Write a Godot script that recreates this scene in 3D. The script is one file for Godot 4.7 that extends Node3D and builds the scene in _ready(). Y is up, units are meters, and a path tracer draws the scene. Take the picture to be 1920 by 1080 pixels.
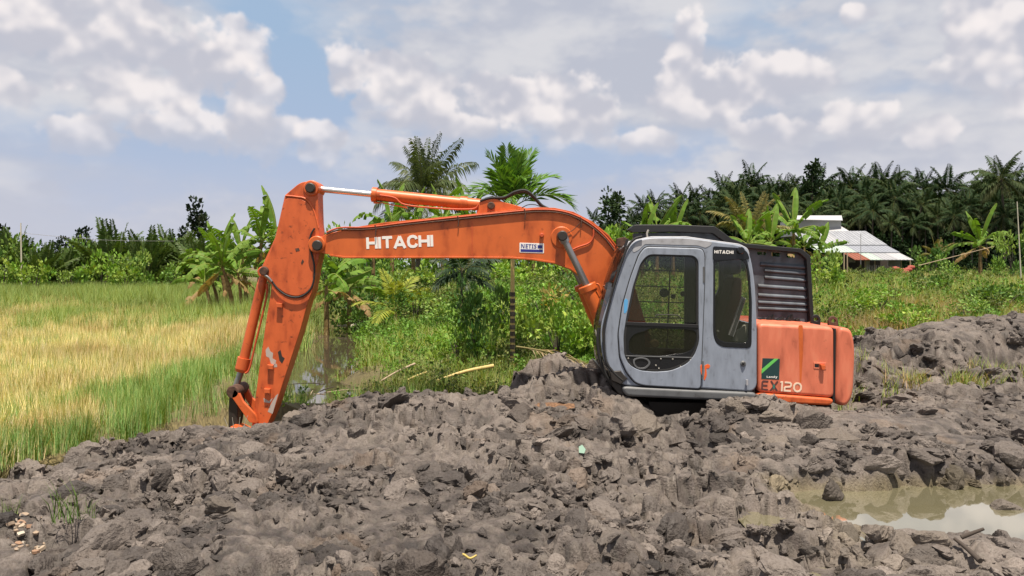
extends Node3D
# An excavator parked in churned mud at the edge of a rice field, coconut grove behind.
# World: metres, y up, camera at the origin looking along -z. at(px, py, d) is the point of the
# surveyed 1920x1080 frame that lies d metres in front of the camera.

const FOC := 1500.0
const PCX := 960.0
const PCY := 500.0
const EYE := 1.9

var M := {}
var rng := RandomNumberGenerator.new()
var used := {}
var n_big := FastNoiseLite.new()
var n_mid := FastNoiseLite.new()
var n_fine := FastNoiseLite.new()
var n_warp := FastNoiseLite.new()


func at(px: float, py: float, d: float) -> Vector3:
	return Vector3((px - PCX) / FOC * d, EYE - (py - PCY) / FOC * d, -d)


# ---------------------------------------------------------------- mesh builder
class MB:
	var v := PackedVector3Array()
	var n := PackedVector3Array()
	var c := PackedColorArray()
	var col := Color.WHITE
	var off := Vector3.ZERO

	func tri(a: Vector3, b: Vector3, d: Vector3, na: Vector3, nb: Vector3, nd: Vector3) -> void:
		if (b - a).cross(d - a).dot(na + nb + nd) > 0.0:
			v.append(a - off); v.append(d - off); v.append(b - off)
			n.append(na); n.append(nd); n.append(nb)
		else:
			v.append(a - off); v.append(b - off); v.append(d - off)
			n.append(na); n.append(nb); n.append(nd)
		c.append(col); c.append(col); c.append(col)

	func quad(a: Vector3, b: Vector3, e: Vector3, d: Vector3, na: Vector3, nb: Vector3, ne: Vector3, nd: Vector3) -> void:
		tri(a, b, e, na, nb, ne)
		tri(a, e, d, na, ne, nd)

	func ftri(a: Vector3, b: Vector3, d: Vector3, hint: Vector3) -> void:
		var m := (b - a).cross(d - a).normalized()
		if m.dot(hint) < 0.0:
			m = -m
		tri(a, b, d, m, m, m)

	func fquad(a: Vector3, b: Vector3, e: Vector3, d: Vector3, hint: Vector3) -> void:
		ftri(a, b, e, hint)
		ftri(a, e, d, hint)

	# a flat polygon (x, y) given front depth, extruded along z from z0 to z1 (z1 > z0), rounded rims
	func prism(p: PackedVector2Array, z0: float, z1: float, bev := 0.008, holes: Array = [], smooth := false) -> void:
		var steps := 1 if bev < 0.012 else 4
		var loops: Array = [p]
		loops.append_array(holes)
		var caps: Array = []
		for li in loops.size():
			var q: PackedVector2Array = loops[li].duplicate()
			var hole := li > 0
			var cnt := q.size()
			var area := 0.0
			for i in cnt:
				area += q[i].cross(q[(i + 1) % cnt])
			if area < 0.0:
				q.reverse()
			var en := PackedVector2Array()
			for i in cnt:
				var e := (q[(i + 1) % cnt] - q[i]).normalized()
				en.append(Vector2(e.y, -e.x) * (-1.0 if hole else 1.0))
			var vn := PackedVector2Array()
			for i in cnt:
				var m := (en[i] + en[(i - 1 + cnt) % cnt])
				m = m.normalized() if m.length() > 0.01 else en[i]
				vn.append(m)
			var b := bev if not hole else minf(bev, 0.006)
			var st := steps if not hole else 1
			var miter := func(i: int) -> float:
				return 1.0 / maxf(0.5, vn[i].dot(en[i]))
			for side in [1.0, -1.0]:
				var zc: float = z1 if side > 0.0 else z0
				for k in st:
					var a0 := PI / 2.0 * k / st
					var a1 := PI / 2.0 * (k + 1) / st
					for i in cnt:
						var j := (i + 1) % cnt
						var ni := vn[i] if smooth else en[i]
						var nj := vn[j] if smooth else en[i]
						var mi: float = miter.call(i)
						var mj: float = miter.call(j)
						var i0 := q[i] - vn[i] * mi * b * (1.0 - cos(a0))
						var i1 := q[i] - vn[i] * mi * b * (1.0 - cos(a1))
						var j0 := q[j] - vn[j] * mj * b * (1.0 - cos(a0))
						var j1 := q[j] - vn[j] * mj * b * (1.0 - cos(a1))
						var y0: float = zc - side * b * (1.0 - sin(a0))
						var y1: float = zc - side * b * (1.0 - sin(a1))
						var f := func(nn: Vector2, a: float) -> Vector3:
							return Vector3(nn.x * cos(a), nn.y * cos(a), side * sin(a))
						quad(Vector3(i0.x, i0.y, y0), Vector3(j0.x, j0.y, y0), Vector3(j1.x, j1.y, y1), Vector3(i1.x, i1.y, y1), f.call(ni, a0), f.call(nj, a0), f.call(nj, a1), f.call(ni, a1))
			for i in cnt:
				var j := (i + 1) % cnt
				var ni := vn[i] if smooth else en[i]
				var nj := vn[j] if smooth else en[i]
				quad(Vector3(q[i].x, q[i].y, z0 + b), Vector3(q[j].x, q[j].y, z0 + b), Vector3(q[j].x, q[j].y, z1 - b), Vector3(q[i].x, q[i].y, z1 - b), Vector3(ni.x, ni.y, 0), Vector3(nj.x, nj.y, 0), Vector3(nj.x, nj.y, 0), Vector3(ni.x, ni.y, 0))
			var inset := PackedVector2Array()
			for i in cnt:
				inset.append(q[i] - vn[i] * float(miter.call(i)) * b)
			caps.append(inset)
		var flat: PackedVector2Array = caps[0]
		for h in range(1, caps.size()):
			flat = MB.bridge(flat, caps[h])
		var idx := Geometry2D.triangulate_polygon(flat) if holes.is_empty() else PackedInt32Array()
		if idx.is_empty():
			idx = MB.ears(flat)
		for t in range(0, idx.size(), 3):
			for side in [[z1, 1.0], [z0, -1.0]]:
				var m := Vector3(0, 0, side[1])
				var z: float = side[0]
				tri(Vector3(flat[idx[t]].x, flat[idx[t]].y, z), Vector3(flat[idx[t + 1]].x, flat[idx[t + 1]].y, z), Vector3(flat[idx[t + 2]].x, flat[idx[t + 2]].y, z), m, m, m)

	static func bridge(o: PackedVector2Array, h: PackedVector2Array) -> PackedVector2Array:
		var bi := 0
		var bj := 0
		var best := 1e9
		for i in o.size():
			for j in h.size():
				var dd := o[i].distance_squared_to(h[j])
				if dd < best:
					best = dd
					bi = i
					bj = j
		var r := PackedVector2Array()
		for i in o.size() + 1:
			r.append(o[(bi + i) % o.size()])
		for j in h.size() + 1:  # the outline runs counter-clockwise, so the hole is walked clockwise
			r.append(h[(bj - j + h.size() * 2) % h.size()])
		return r

	static func ears(p: PackedVector2Array) -> PackedInt32Array:
		var idx: Array = range(p.size())
		var r := PackedInt32Array()
		var miss := 0
		var at_i := 0
		while idx.size() > 3 and miss < idx.size() + 1:
			var cnt := idx.size()
			at_i = at_i % cnt
			var ia: int = idx[(at_i - 1 + cnt) % cnt]
			var ib: int = idx[at_i]
			var ic: int = idx[(at_i + 1) % cnt]
			var a := p[ia]
			var b := p[ib]
			var e := p[ic]
			var ok := (b - a).cross(e - b) > 1e-12
			if ok:
				for k in idx:
					if k == ia or k == ib or k == ic:
						continue
					var q := p[k]
					if q.distance_squared_to(a) < 1e-12 or q.distance_squared_to(b) < 1e-12 or q.distance_squared_to(e) < 1e-12:
						continue
					if (b - a).cross(q - a) >= 0.0 and (e - b).cross(q - b) >= 0.0 and (a - e).cross(q - e) >= 0.0:
						ok = false
						break
			if not ok and absf((b - a).cross(e - b)) <= 1e-12:
				idx.remove_at(at_i)  # a straight or doubled corner
				miss = 0
				continue
			if ok:
				r.append_array(PackedInt32Array([ia, ib, ic]))
				idx.remove_at(at_i)
				miss = 0
			else:
				at_i += 1
				miss += 1
		if idx.size() == 3:
			r.append_array(PackedInt32Array([idx[0], idx[1], idx[2]]))
		elif idx.size() > 3:
			push_warning("cap not closed: %d corners left" % idx.size())
		return r

	func box(lo: Vector3, hi: Vector3, bev := 0.006) -> void:
		prism(PackedVector2Array([Vector2(lo.x, lo.y), Vector2(hi.x, lo.y), Vector2(hi.x, hi.y), Vector2(lo.x, hi.y)]), lo.z, hi.z, bev)

	func tube(path: PackedVector3Array, r0: float, r1 := -1.0, sides := 8, caps := true) -> void:
		if r1 < 0.0:
			r1 = r0
		var prev: Array = []
		var u := Vector3.ZERO
		for i in path.size():
			var t := (path[mini(i + 1, path.size() - 1)] - path[maxi(i - 1, 0)]).normalized()
			if i == 0:
				u = t.cross(Vector3.UP if absf(t.y) < 0.9 else Vector3.RIGHT).normalized()
			else:
				u = (u - t * u.dot(t)).normalized()
			var w := t.cross(u)
			var r := lerpf(r0, r1, float(i) / maxf(1, path.size() - 1))
			var ring: Array = []
			for k in sides:
				var a := TAU * k / sides
				var m := u * cos(a) + w * sin(a)
				ring.append([path[i] + m * r, m])
			if i > 0:
				for k in sides:
					var l := (k + 1) % sides
					quad(prev[k][0], prev[l][0], ring[l][0], ring[k][0], prev[k][1], prev[l][1], ring[l][1], ring[k][1])
			if caps and (i == 0 or i == path.size() - 1):
				var o := -t if i == 0 else t
				for k in sides:
					ftri(path[i], ring[k][0], ring[(k + 1) % sides][0], o)
			prev = ring

	# surface of revolution along the segment a-b; prof = [t, radius] pairs
	func lathe(a: Vector3, b: Vector3, prof: Array, sides := 20) -> void:
		var t := (b - a).normalized()
		var u := t.cross(Vector3.UP if absf(t.y) < 0.9 else Vector3.RIGHT).normalized()
		var w := t.cross(u)
		for i in prof.size() - 1:
			var c0 := a.lerp(b, prof[i][0])
			var c1 := a.lerp(b, prof[i + 1][0])
			var r0: float = prof[i][1]
			var r1: float = prof[i + 1][1]
			var len := c0.distance_to(c1)
			var sl := Vector2(len, r0 - r1).normalized() if len + absf(r0 - r1) > 1e-6 else Vector2(1, 0)
			if c0.distance_to(c1) < 1e-5:
				sl = Vector2(0, 1.0 if r0 > r1 else -1.0)
			for k in sides:
				var a0 := TAU * k / sides
				var a1 := TAU * (k + 1) / sides
				var m0 := u * cos(a0) + w * sin(a0)
				var m1 := u * cos(a1) + w * sin(a1)
				var n0 := m0 * sl.x + t * sl.y
				var n1 := m1 * sl.x + t * sl.y
				if r0 > 1e-5:
					tri(c0 + m0 * r0, c0 + m1 * r0, c1 + m1 * r1, n0, n1, n1)
				if r1 > 1e-5:
					tri(c0 + m0 * r0, c1 + m1 * r1, c1 + m0 * r1, n0, n1, n0)

	func mesh(mat: Material) -> ArrayMesh:
		var arr := []
		arr.resize(Mesh.ARRAY_MAX)
		arr[Mesh.ARRAY_VERTEX] = v
		arr[Mesh.ARRAY_NORMAL] = n
		arr[Mesh.ARRAY_COLOR] = c
		var am := ArrayMesh.new()
		am.add_surface_from_arrays(Mesh.PRIMITIVE_TRIANGLES, arr)
		am.surface_set_material(0, mat)
		return am


# ---------------------------------------------------------------- scene helpers
func numbered(called: String) -> String:
	var k: int = used.get(called, 0)
	used[called] = k + 1
	return called if k == 0 else "%s_%03d" % [called, k]


func tag(o: Node, label: String, category: String, group := "") -> Node:
	o.set_meta("label", label)
	o.set_meta("category", category)
	if group != "":
		o.set_meta("group", group)
	return o


func thing(called: String, where: Vector3, label := "", category := "", group := "") -> Node3D:
	var o := Node3D.new()
	o.name = numbered(called)
	o.position = where
	add_child(o)
	if label != "":
		tag(o, label, category, group)
	return o


func part(called: String, mesh: Mesh, parent: Node, xf := Transform3D.IDENTITY) -> MeshInstance3D:
	var o := MeshInstance3D.new()
	o.name = called if parent != self else numbered(called)
	if parent != self:
		var k := 0
		while parent.has_node(NodePath(String(o.name))):
			k += 1
			o.name = "%s_%03d" % [called, k]
	o.mesh = mesh
	o.transform = xf
	parent.add_child(o, true)
	return o


func copy_of(src: Node3D, called: String, where: Vector3, turn := 0.0, size := 1.0) -> Node3D:
	var o: Node3D = src.duplicate()
	o.name = numbered(called)
	add_child(o)
	o.position = where
	o.rotation.y = turn
	o.scale = Vector3.ONE * size
	return o


func struct(o: Node, kind := "structure") -> Node:
	o.set_meta("kind", kind)
	return o


func lin(r: float, g: float, b: float) -> Color:
	return Color(r, g, b).linear_to_srgb()


func px2(pts: Array, d: float) -> PackedVector2Array:
	var r := PackedVector2Array()
	for i in range(0, pts.size(), 2):
		var p := at(pts[i], pts[i + 1], d)
		r.append(Vector2(p.x, p.y))
	return r


# the cab is surveyed in an enlargement whose origin is (1080, 400) and whose scale is 2.7
func zp(pts: Array, d: float) -> PackedVector2Array:
	var r := []
	for i in range(0, pts.size(), 2):
		r.append(1080.0 + pts[i] / 2.7)
		r.append(400.0 + pts[i + 1] / 2.7)
	return px2(r, d)


func fillet(p: PackedVector2Array, r: float, seg := 4) -> PackedVector2Array:
	var o := PackedVector2Array()
	var cnt := p.size()
	for i in cnt:
		var a := p[(i - 1 + cnt) % cnt]
		var b := p[i]
		var e := p[(i + 1) % cnt]
		var ra := minf(r, a.distance_to(b) * 0.45)
		var rb := minf(r, e.distance_to(b) * 0.45)
		var p0 := b + (a - b).normalized() * ra
		var p1 := b + (e - b).normalized() * rb
		for k in seg + 1:
			var t := float(k) / seg
			o.append(p0.lerp(b, t).lerp(b.lerp(p1, t), t))
	return o


func smooth_path(pts: PackedVector3Array, sub := 5) -> PackedVector3Array:
	var cv := Curve3D.new()
	for i in pts.size():
		var tg := (pts[mini(i + 1, pts.size() - 1)] - pts[maxi(i - 1, 0)]) / 6.0
		cv.add_point(pts[i], -tg, tg)
	var o := PackedVector3Array()
	for i in pts.size() - 1:
		for k in sub:
			o.append(cv.sample(i, float(k) / sub))
	o.append(pts[pts.size() - 1])
	return o


func sm(a: float, b: float, x: float) -> float:
	return smoothstep(a, b, x)


# ---------------------------------------------------------------- materials
func noise_tex(freq: float, cols: Array, octaves := 4, kind := FastNoiseLite.TYPE_SIMPLEX_SMOOTH, size := 512, sd := 1) -> NoiseTexture2D:
	var nz := FastNoiseLite.new()
	nz.noise_type = kind
	nz.seed = sd
	nz.frequency = freq
	nz.fractal_octaves = octaves
	var g := Gradient.new()
	var offs := PackedFloat32Array()
	var cc := PackedColorArray()
	for e in cols:
		offs.append(e[0])
		cc.append(e[1])
	g.offsets = offs
	g.colors = cc
	var t := NoiseTexture2D.new()
	t.width = size
	t.height = size
	t.seamless = true
	t.noise = nz
	t.color_ramp = g
	return t


func normal_tex(freq: float, strength: float, octaves := 5, size := 512, sd := 3) -> NoiseTexture2D:
	var nz := FastNoiseLite.new()
	nz.seed = sd
	nz.frequency = freq
	nz.fractal_octaves = octaves
	nz.fractal_gain = 0.6
	var t := NoiseTexture2D.new()
	t.width = size
	t.height = size
	t.seamless = true
	t.as_normal_map = true
	t.bump_strength = strength
	t.noise = nz
	return t


func mat(called: String, col: Color, rough: float, metal := 0.0) -> StandardMaterial3D:
	var m := StandardMaterial3D.new()
	m.resource_name = called
	m.albedo_color = col
	m.roughness = rough
	m.metallic = metal
	M[called] = m
	return m


func triplanar(m: StandardMaterial3D, tex: Texture2D, per_m: float) -> void:
	m.albedo_texture = tex
	m.uv1_triplanar = true
	m.uv1_scale = Vector3.ONE * per_m


func weather(m: StandardMaterial3D, blot: Texture2D, spot: Texture2D, per_m: float, spots_per_m: float) -> void:
	triplanar(m, blot, per_m)
	m.detail_enabled = true
	m.detail_albedo = spot
	m.detail_blend_mode = BaseMaterial3D.BLEND_MODE_MIX
	m.detail_uv_layer = BaseMaterial3D.DETAIL_UV_2
	m.uv2_triplanar = true
	m.uv2_scale = Vector3.ONE * spots_per_m


func leaf_mat(called: String, through := 0.45, rough := 0.5) -> StandardMaterial3D:
	var m := mat(called, Color.WHITE, rough)
	m.vertex_color_use_as_albedo = true
	m.backlight_enabled = true
	m.backlight = Color(through, through, through * 0.6)
	m.cull_mode = BaseMaterial3D.CULL_DISABLED
	return m


func make_materials() -> void:
	var W := Color.WHITE
	var grime := Color(0.16, 0.10, 0.075)
	var spots := noise_tex(0.02, [[0.0, Color(grime, 0.0)], [0.74, Color(grime, 0.0)], [0.84, Color(grime, 0.35)], [0.93, Color(0.12, 0.08, 0.06, 0.7)], [1.0, Color(0.1, 0.08, 0.07, 0.9)]], 6, FastNoiseLite.TYPE_SIMPLEX_SMOOTH, 512, 11)
	var few := noise_tex(0.016, [[0.0, Color(grime, 0.0)], [0.80, Color(grime, 0.0)], [0.92, Color(grime, 0.25)], [1.0, Color(0.1, 0.08, 0.07, 0.6)]], 6, FastNoiseLite.TYPE_SIMPLEX_SMOOTH, 512, 17)
	var blot := noise_tex(0.008, [[0.0, Color(0.66, 0.60, 0.57)], [0.22, Color(0.86, 0.82, 0.80)], [0.5, Color(0.95, 0.94, 0.93)], [1.0, W]], 6, FastNoiseLite.TYPE_SIMPLEX_SMOOTH, 512, 5)
	var faded := noise_tex(0.006, [[0.0, Color(0.72, 0.66, 0.64)], [0.3, Color(0.90, 0.88, 0.87)], [0.55, Color(0.95, 0.93, 0.92)], [0.75, Color(0.98, 1.0, 1.0)], [1.0, Color(0.93, 1.0, 1.0)]], 6, FastNoiseLite.TYPE_SIMPLEX_SMOOTH, 512, 8)
	var scuff := noise_tex(0.01, [[0.0, Color(0.78, 0.77, 0.76)], [0.25, Color(0.92, 0.92, 0.92)], [0.6, Color(0.97, 0.97, 0.97)], [1.0, Color(1, 1, 1)]], 7, FastNoiseLite.TYPE_SIMPLEX_SMOOTH, 512, 9)
	var rn := normal_tex(0.01, 1.2, 4, 256, 21)
	var o := mat("orange", lin(0.63, 0.135, 0.028), 0.42)
	weather(o, blot, few, 0.55, 0.8)
	var oa := mat("orange_worn", lin(0.63, 0.125, 0.032), 0.45)
	weather(oa, blot, spots, 0.6, 0.9)
	var ob := mat("orange_faded", lin(0.72, 0.20, 0.11), 0.5)
	weather(ob, faded, few, 0.45, 0.7)
	var od := mat("orange_dirty", lin(0.55, 0.085, 0.025), 0.6)
	weather(od, scuff, spots, 0.9, 1.2)
	for m in [o, oa, ob, od]:
		m.normal_enabled = true
		m.normal_texture = rn
		m.normal_scale = 0.12
	ob.uv1_scale = Vector3(1.5, 0.42, 1.5)
	o.uv1_scale = Vector3(0.9, 0.45, 0.9)
	oa.uv1_scale = Vector3(1.2, 0.5, 1.2)
	var g := mat("cab_grey", lin(0.272, 0.308, 0.372), 0.45)
	weather(g, scuff, few, 0.8, 0.8)
	g.uv1_scale = Vector3(2.0, 0.6, 2.0)
	var gl := mat("roof_grey", lin(0.40, 0.405, 0.43), 0.55)
	weather(gl, scuff, few, 1.1, 1.0)
	var gd := mat("skirt_grey", lin(0.125, 0.13, 0.135), 0.5)
	weather(gd, scuff, spots, 1.0, 1.3)
	triplanar(mat("hood_dark", lin(0.115, 0.138, 0.165), 0.55), noise_tex(0.008, [[0.0, Color(0.60, 0.57, 0.56)], [0.5, Color(0.85, 0.86, 0.87)], [1.0, W]], 6, FastNoiseLite.TYPE_SIMPLEX_SMOOTH, 256, 31), 1.3)
	mat("black", lin(0.012, 0.012, 0.013), 0.45)
	mat("black_gloss", lin(0.012, 0.013, 0.016), 0.2)
	mat("rubber", lin(0.016, 0.016, 0.016), 0.7)
	mat("dark_steel", lin(0.045, 0.04, 0.036), 0.5, 0.4)
	triplanar(mat("rust", lin(0.14, 0.065, 0.04), 0.8), noise_tex(0.02, [[0.0, Color(0.5, 0.5, 0.5)], [1.0, W]], 5, FastNoiseLite.TYPE_SIMPLEX_SMOOTH, 256, 32), 2.0)
	mat("chrome", lin(0.85, 0.83, 0.81), 0.27, 1.0)
	mat("rod_dull", lin(0.30, 0.29, 0.29), 0.3, 0.8)
	mat("white_paint", lin(0.80, 0.78, 0.74), 0.55)
	mat("letter_cream", lin(0.80, 0.62, 0.47), 0.6)
	mat("letter_dark", lin(0.10, 0.035, 0.03), 0.6)
	mat("letter_teal", lin(0.04, 0.17, 0.13), 0.6)
	mat("sticker_teal", lin(0.012, 0.045, 0.045), 0.45)
	mat("sticker_green", lin(0.13, 0.52, 0.10), 0.45)
	mat("sticker_blue", lin(0.02, 0.03, 0.22), 0.45)
	mat("sky_blue_paint", lin(0.10, 0.36, 0.66), 0.5)
	mat("spray_orange", lin(0.78, 0.13, 0.025), 0.6)
	mat("scrape", lin(0.42, 0.36, 0.32), 0.7)
	mat("seat", lin(0.03, 0.022, 0.022), 0.8)
	mat("maroon", lin(0.07, 0.022, 0.018), 0.7)
	mat("pale_fabric", lin(0.42, 0.41, 0.33), 0.8)
	mat("bar_grey", lin(0.36, 0.34, 0.30), 0.6)
	var gl2 := mat("glass", Color(0.16, 0.18, 0.165, 0.32), 0.06)
	gl2.transparency = BaseMaterial3D.TRANSPARENCY_ALPHA
	var gl3 := mat("glass_dark", Color(0.105, 0.10, 0.085, 0.68), 0.06)
	gl3.transparency = BaseMaterial3D.TRANSPARENCY_ALPHA
	# ground
	var mud := mat("mud", Color(0.97, 0.97, 0.98), 0.7)
	mud.vertex_color_use_as_albedo = true
	triplanar(mud, noise_tex(0.03, [[0.0, Color(0.68, 0.66, 0.64)], [0.45, Color(0.9, 0.89, 0.88)], [1.0, W]], 6, FastNoiseLite.TYPE_SIMPLEX_SMOOTH, 512, 41), 2.3)
	mud.uv1_world_triplanar = true
	mud.normal_enabled = true
	mud.normal_texture = normal_tex(0.035, 14.0, 6, 512, 42)
	mud.normal_scale = 1.0
	mud.metallic_specular = 0.42
	mud.roughness = 1.0
	mud.roughness_texture = noise_tex(0.006, [[0.0, Color(0.42, 0.42, 0.42)], [0.35, Color(0.6, 0.6, 0.6)], [0.6, Color(0.8, 0.8, 0.8)], [1.0, Color(0.95, 0.95, 0.95)]], 5, FastNoiseLite.TYPE_SIMPLEX_SMOOTH, 512, 45)
	var gr := mat("soil", Color.WHITE, 0.9)
	gr.vertex_color_use_as_albedo = true
	triplanar(gr, noise_tex(0.03, [[0.0, Color(0.6, 0.6, 0.6)], [1.0, W]], 6, FastNoiseLite.TYPE_SIMPLEX_SMOOTH, 512, 43), 1.1)
	gr.uv1_world_triplanar = true
	var wt := mat("puddle_water", lin(0.15, 0.137, 0.082), 0.035)
	wt.metallic_specular = 0.75
	wt.clearcoat_enabled = true
	wt.clearcoat = 1.0
	wt.clearcoat_roughness = 0.03
	wt.normal_enabled = true
	wt.normal_texture = normal_tex(0.008, 0.5, 2, 256, 44)
	wt.normal_scale = 0.04
	wt.uv1_triplanar = true
	wt.uv1_scale = Vector3.ONE * 0.9
	wt.uv1_world_triplanar = true
	var w2 := mat("ditch_water", lin(0.062, 0.048, 0.032), 0.03)
	w2.metallic_specular = 0.6
	w2.normal_enabled = true
	w2.normal_texture = wt.normal_texture
	w2.normal_scale = 0.12
	w2.uv1_triplanar = true
	w2.uv1_world_triplanar = true
	# plants
	leaf_mat("leaf", 0.78)
	leaf_mat("grass", 0.88, 0.6)
	leaf_mat("leaf_far", 0.5, 0.6)
	leaf_mat("banana_leaf", 0.85, 0.55)
	M.banana_leaf.metallic_specular = 0.3
	M.leaf_far.metallic_specular = 0.2
	M.leaf.metallic_specular = 0.35
	M.grass.metallic_specular = 0.3
	var bk := mat("bark", lin(0.17, 0.145, 0.115), 0.9)
	triplanar(bk, noise_tex(0.03, [[0.0, Color(0.5, 0.48, 0.46)], [1.0, W]], 5, FastNoiseLite.TYPE_SIMPLEX_SMOOTH, 256, 51), 1.5)
	var bs := mat("banana_stem", lin(0.22, 0.16, 0.085), 0.7)
	triplanar(bs, noise_tex(0.02, [[0.0, Color(0.45, 0.33, 0.25)], [0.5, Color(0.9, 0.85, 0.7)], [1.0, Color(1, 1, 0.9)]], 5, FastNoiseLite.TYPE_SIMPLEX_SMOOTH, 256, 52), 1.4)
	mat("bamboo", lin(0.50, 0.38, 0.14), 0.55)
	mat("bamboo_pale", lin(0.55, 0.50, 0.40), 0.6)
	mat("dry_wood", lin(0.36, 0.28, 0.19), 0.85)
	mat("dark_wood", lin(0.055, 0.042, 0.033), 0.85)
	var zn := mat("zinc", lin(0.36, 0.375, 0.40), 0.5, 0.1)
	triplanar(zn, noise_tex(0.012, [[0.0, Color(0.84, 0.84, 0.85)], [1.0, W]], 5, FastNoiseLite.TYPE_SIMPLEX_SMOOTH, 256, 61), 0.5)
	mat("zinc_old", lin(0.32, 0.325, 0.34), 0.6)
	mat("zinc_white", lin(0.42, 0.42, 0.43), 0.5)
	mat("sheet_green", lin(0.38, 0.45, 0.40), 0.45)
	mat("sheet_grey", lin(0.27, 0.285, 0.32), 0.5, 0.1)
	mat("rust_sheet", lin(0.22, 0.07, 0.04), 0.8)
	mat("wall_board", lin(0.25, 0.24, 0.24), 0.8)
	mat("red_cloth", lin(0.30, 0.065, 0.045), 0.8)


# ---------------------------------------------------------------- sky
const SKY_W := 4096
const SKY_H := 2048
const SKY_LOW := 451
var sky_img_rows: Array = []
var sn1 := FastNoiseLite.new()
var sn2 := FastNoiseLite.new()
var sn3 := FastNoiseLite.new()
var sn4 := FastNoiseLite.new()
# the day's larger heaped clouds ahead: azimuth and elevation (1500 units per radian), half sizes, brightness
const CLOUDS := [
	[-800, 455, 200, 80, 0.9], [-905, 400, 150, 60, 0.35], [-690, 372, 150, 32, 0.55], [-545, 350, 70, 42, 0.5], [-505, 372, 62, 52, 0.85], [-470, 290, 55, 50, 0.45], [-660, 292, 95, 42, 0.8], [-585, 246, 75, 34, 0.75], [-945, 225, 50, 50, 0.7],
	[-880, 282, 70, 30, 0.45], [-455, 245, 60, 42, 0.6], [-352, 232, 44, 32, 0.8], [-300, 362, 40, 40, 0.75], [-215, 335, 90, 50, 0.6], [-160, 290, 60, 36, 0.55], [75, 300, 95, 58, 0.95], [-25, 318, 55, 40, 0.7], [150, 270, 60, 34, 0.5],
	[325, 400, 32, 52, 0.95], [350, 318, 85, 52, 0.85], [395, 300, 40, 30, 0.9], [480, 335, 90, 36, 0.6], [610, 425, 28, 16, 0.6], [815, 355, 70, 72, 0.95], [770, 400, 40, 36, 0.8], [935, 340, 60, 56, 0.9], [610, 250, 62, 32, 0.8],
	[725, 226, 42, 24, 0.65], [915, 262, 70, 30, 0.7], [770, 490, 90, 50, 0.75], [960, 470, 70, 60, 0.8], [-90, 262, 60, 22, 0.6], [-735, 220, 60, 28, 0.5], [250, 232, 60, 20, 0.5], [-200, 220, 60, 22, 0.5], [480, 240, 70, 24, 0.5],
]
const GAPS := [[-500, 455, 110, 80, 0.7], [-400, 330, 60, 90, 0.8], [-260, 395, 70, 34, 0.5], [835, 470, 46, 36, 0.9], [-935, 300, 40, 40, 0.5], [-330, 290, 50, 26, 0.4], [-140, 345, 40, 26, 0.4]]
var heaps_at: Array = []


func list_clouds() -> void:
	# buckets of 100 units round the whole horizon; beyond the listed ones the rest of the sky is filled the same way
	var all: Array = CLOUDS.duplicate()
	var r := RandomNumberGenerator.new()
	r.seed = 99
	for i in 300:
		var u := r.randf_range(-4712.0, 4712.0)
		var e := 140.0 + 1150.0 * pow(r.randf(), 1.6)
		if absf(u) < 1080.0 and e < 620.0:
			continue
		var s := r.randf_range(0.6, 1.5) * (0.7 + e / 700.0)
		all.append([u, e, 75.0 * s, 44.0 * s * r.randf_range(0.7, 1.1), r.randf_range(0.4, 0.95)])
	heaps_at.resize(96)
	for i in 96:
		heaps_at[i] = []
	all.sort_custom(func(p, q): return p[1] < q[1])
	for k in all:
		for i in 96:
			var mid := -4712.4 + (i + 0.5) * 98.17
			if absf(mid - k[0]) < k[2] * 2.0 + 60.0:
				heaps_at[i].append(k)


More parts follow.
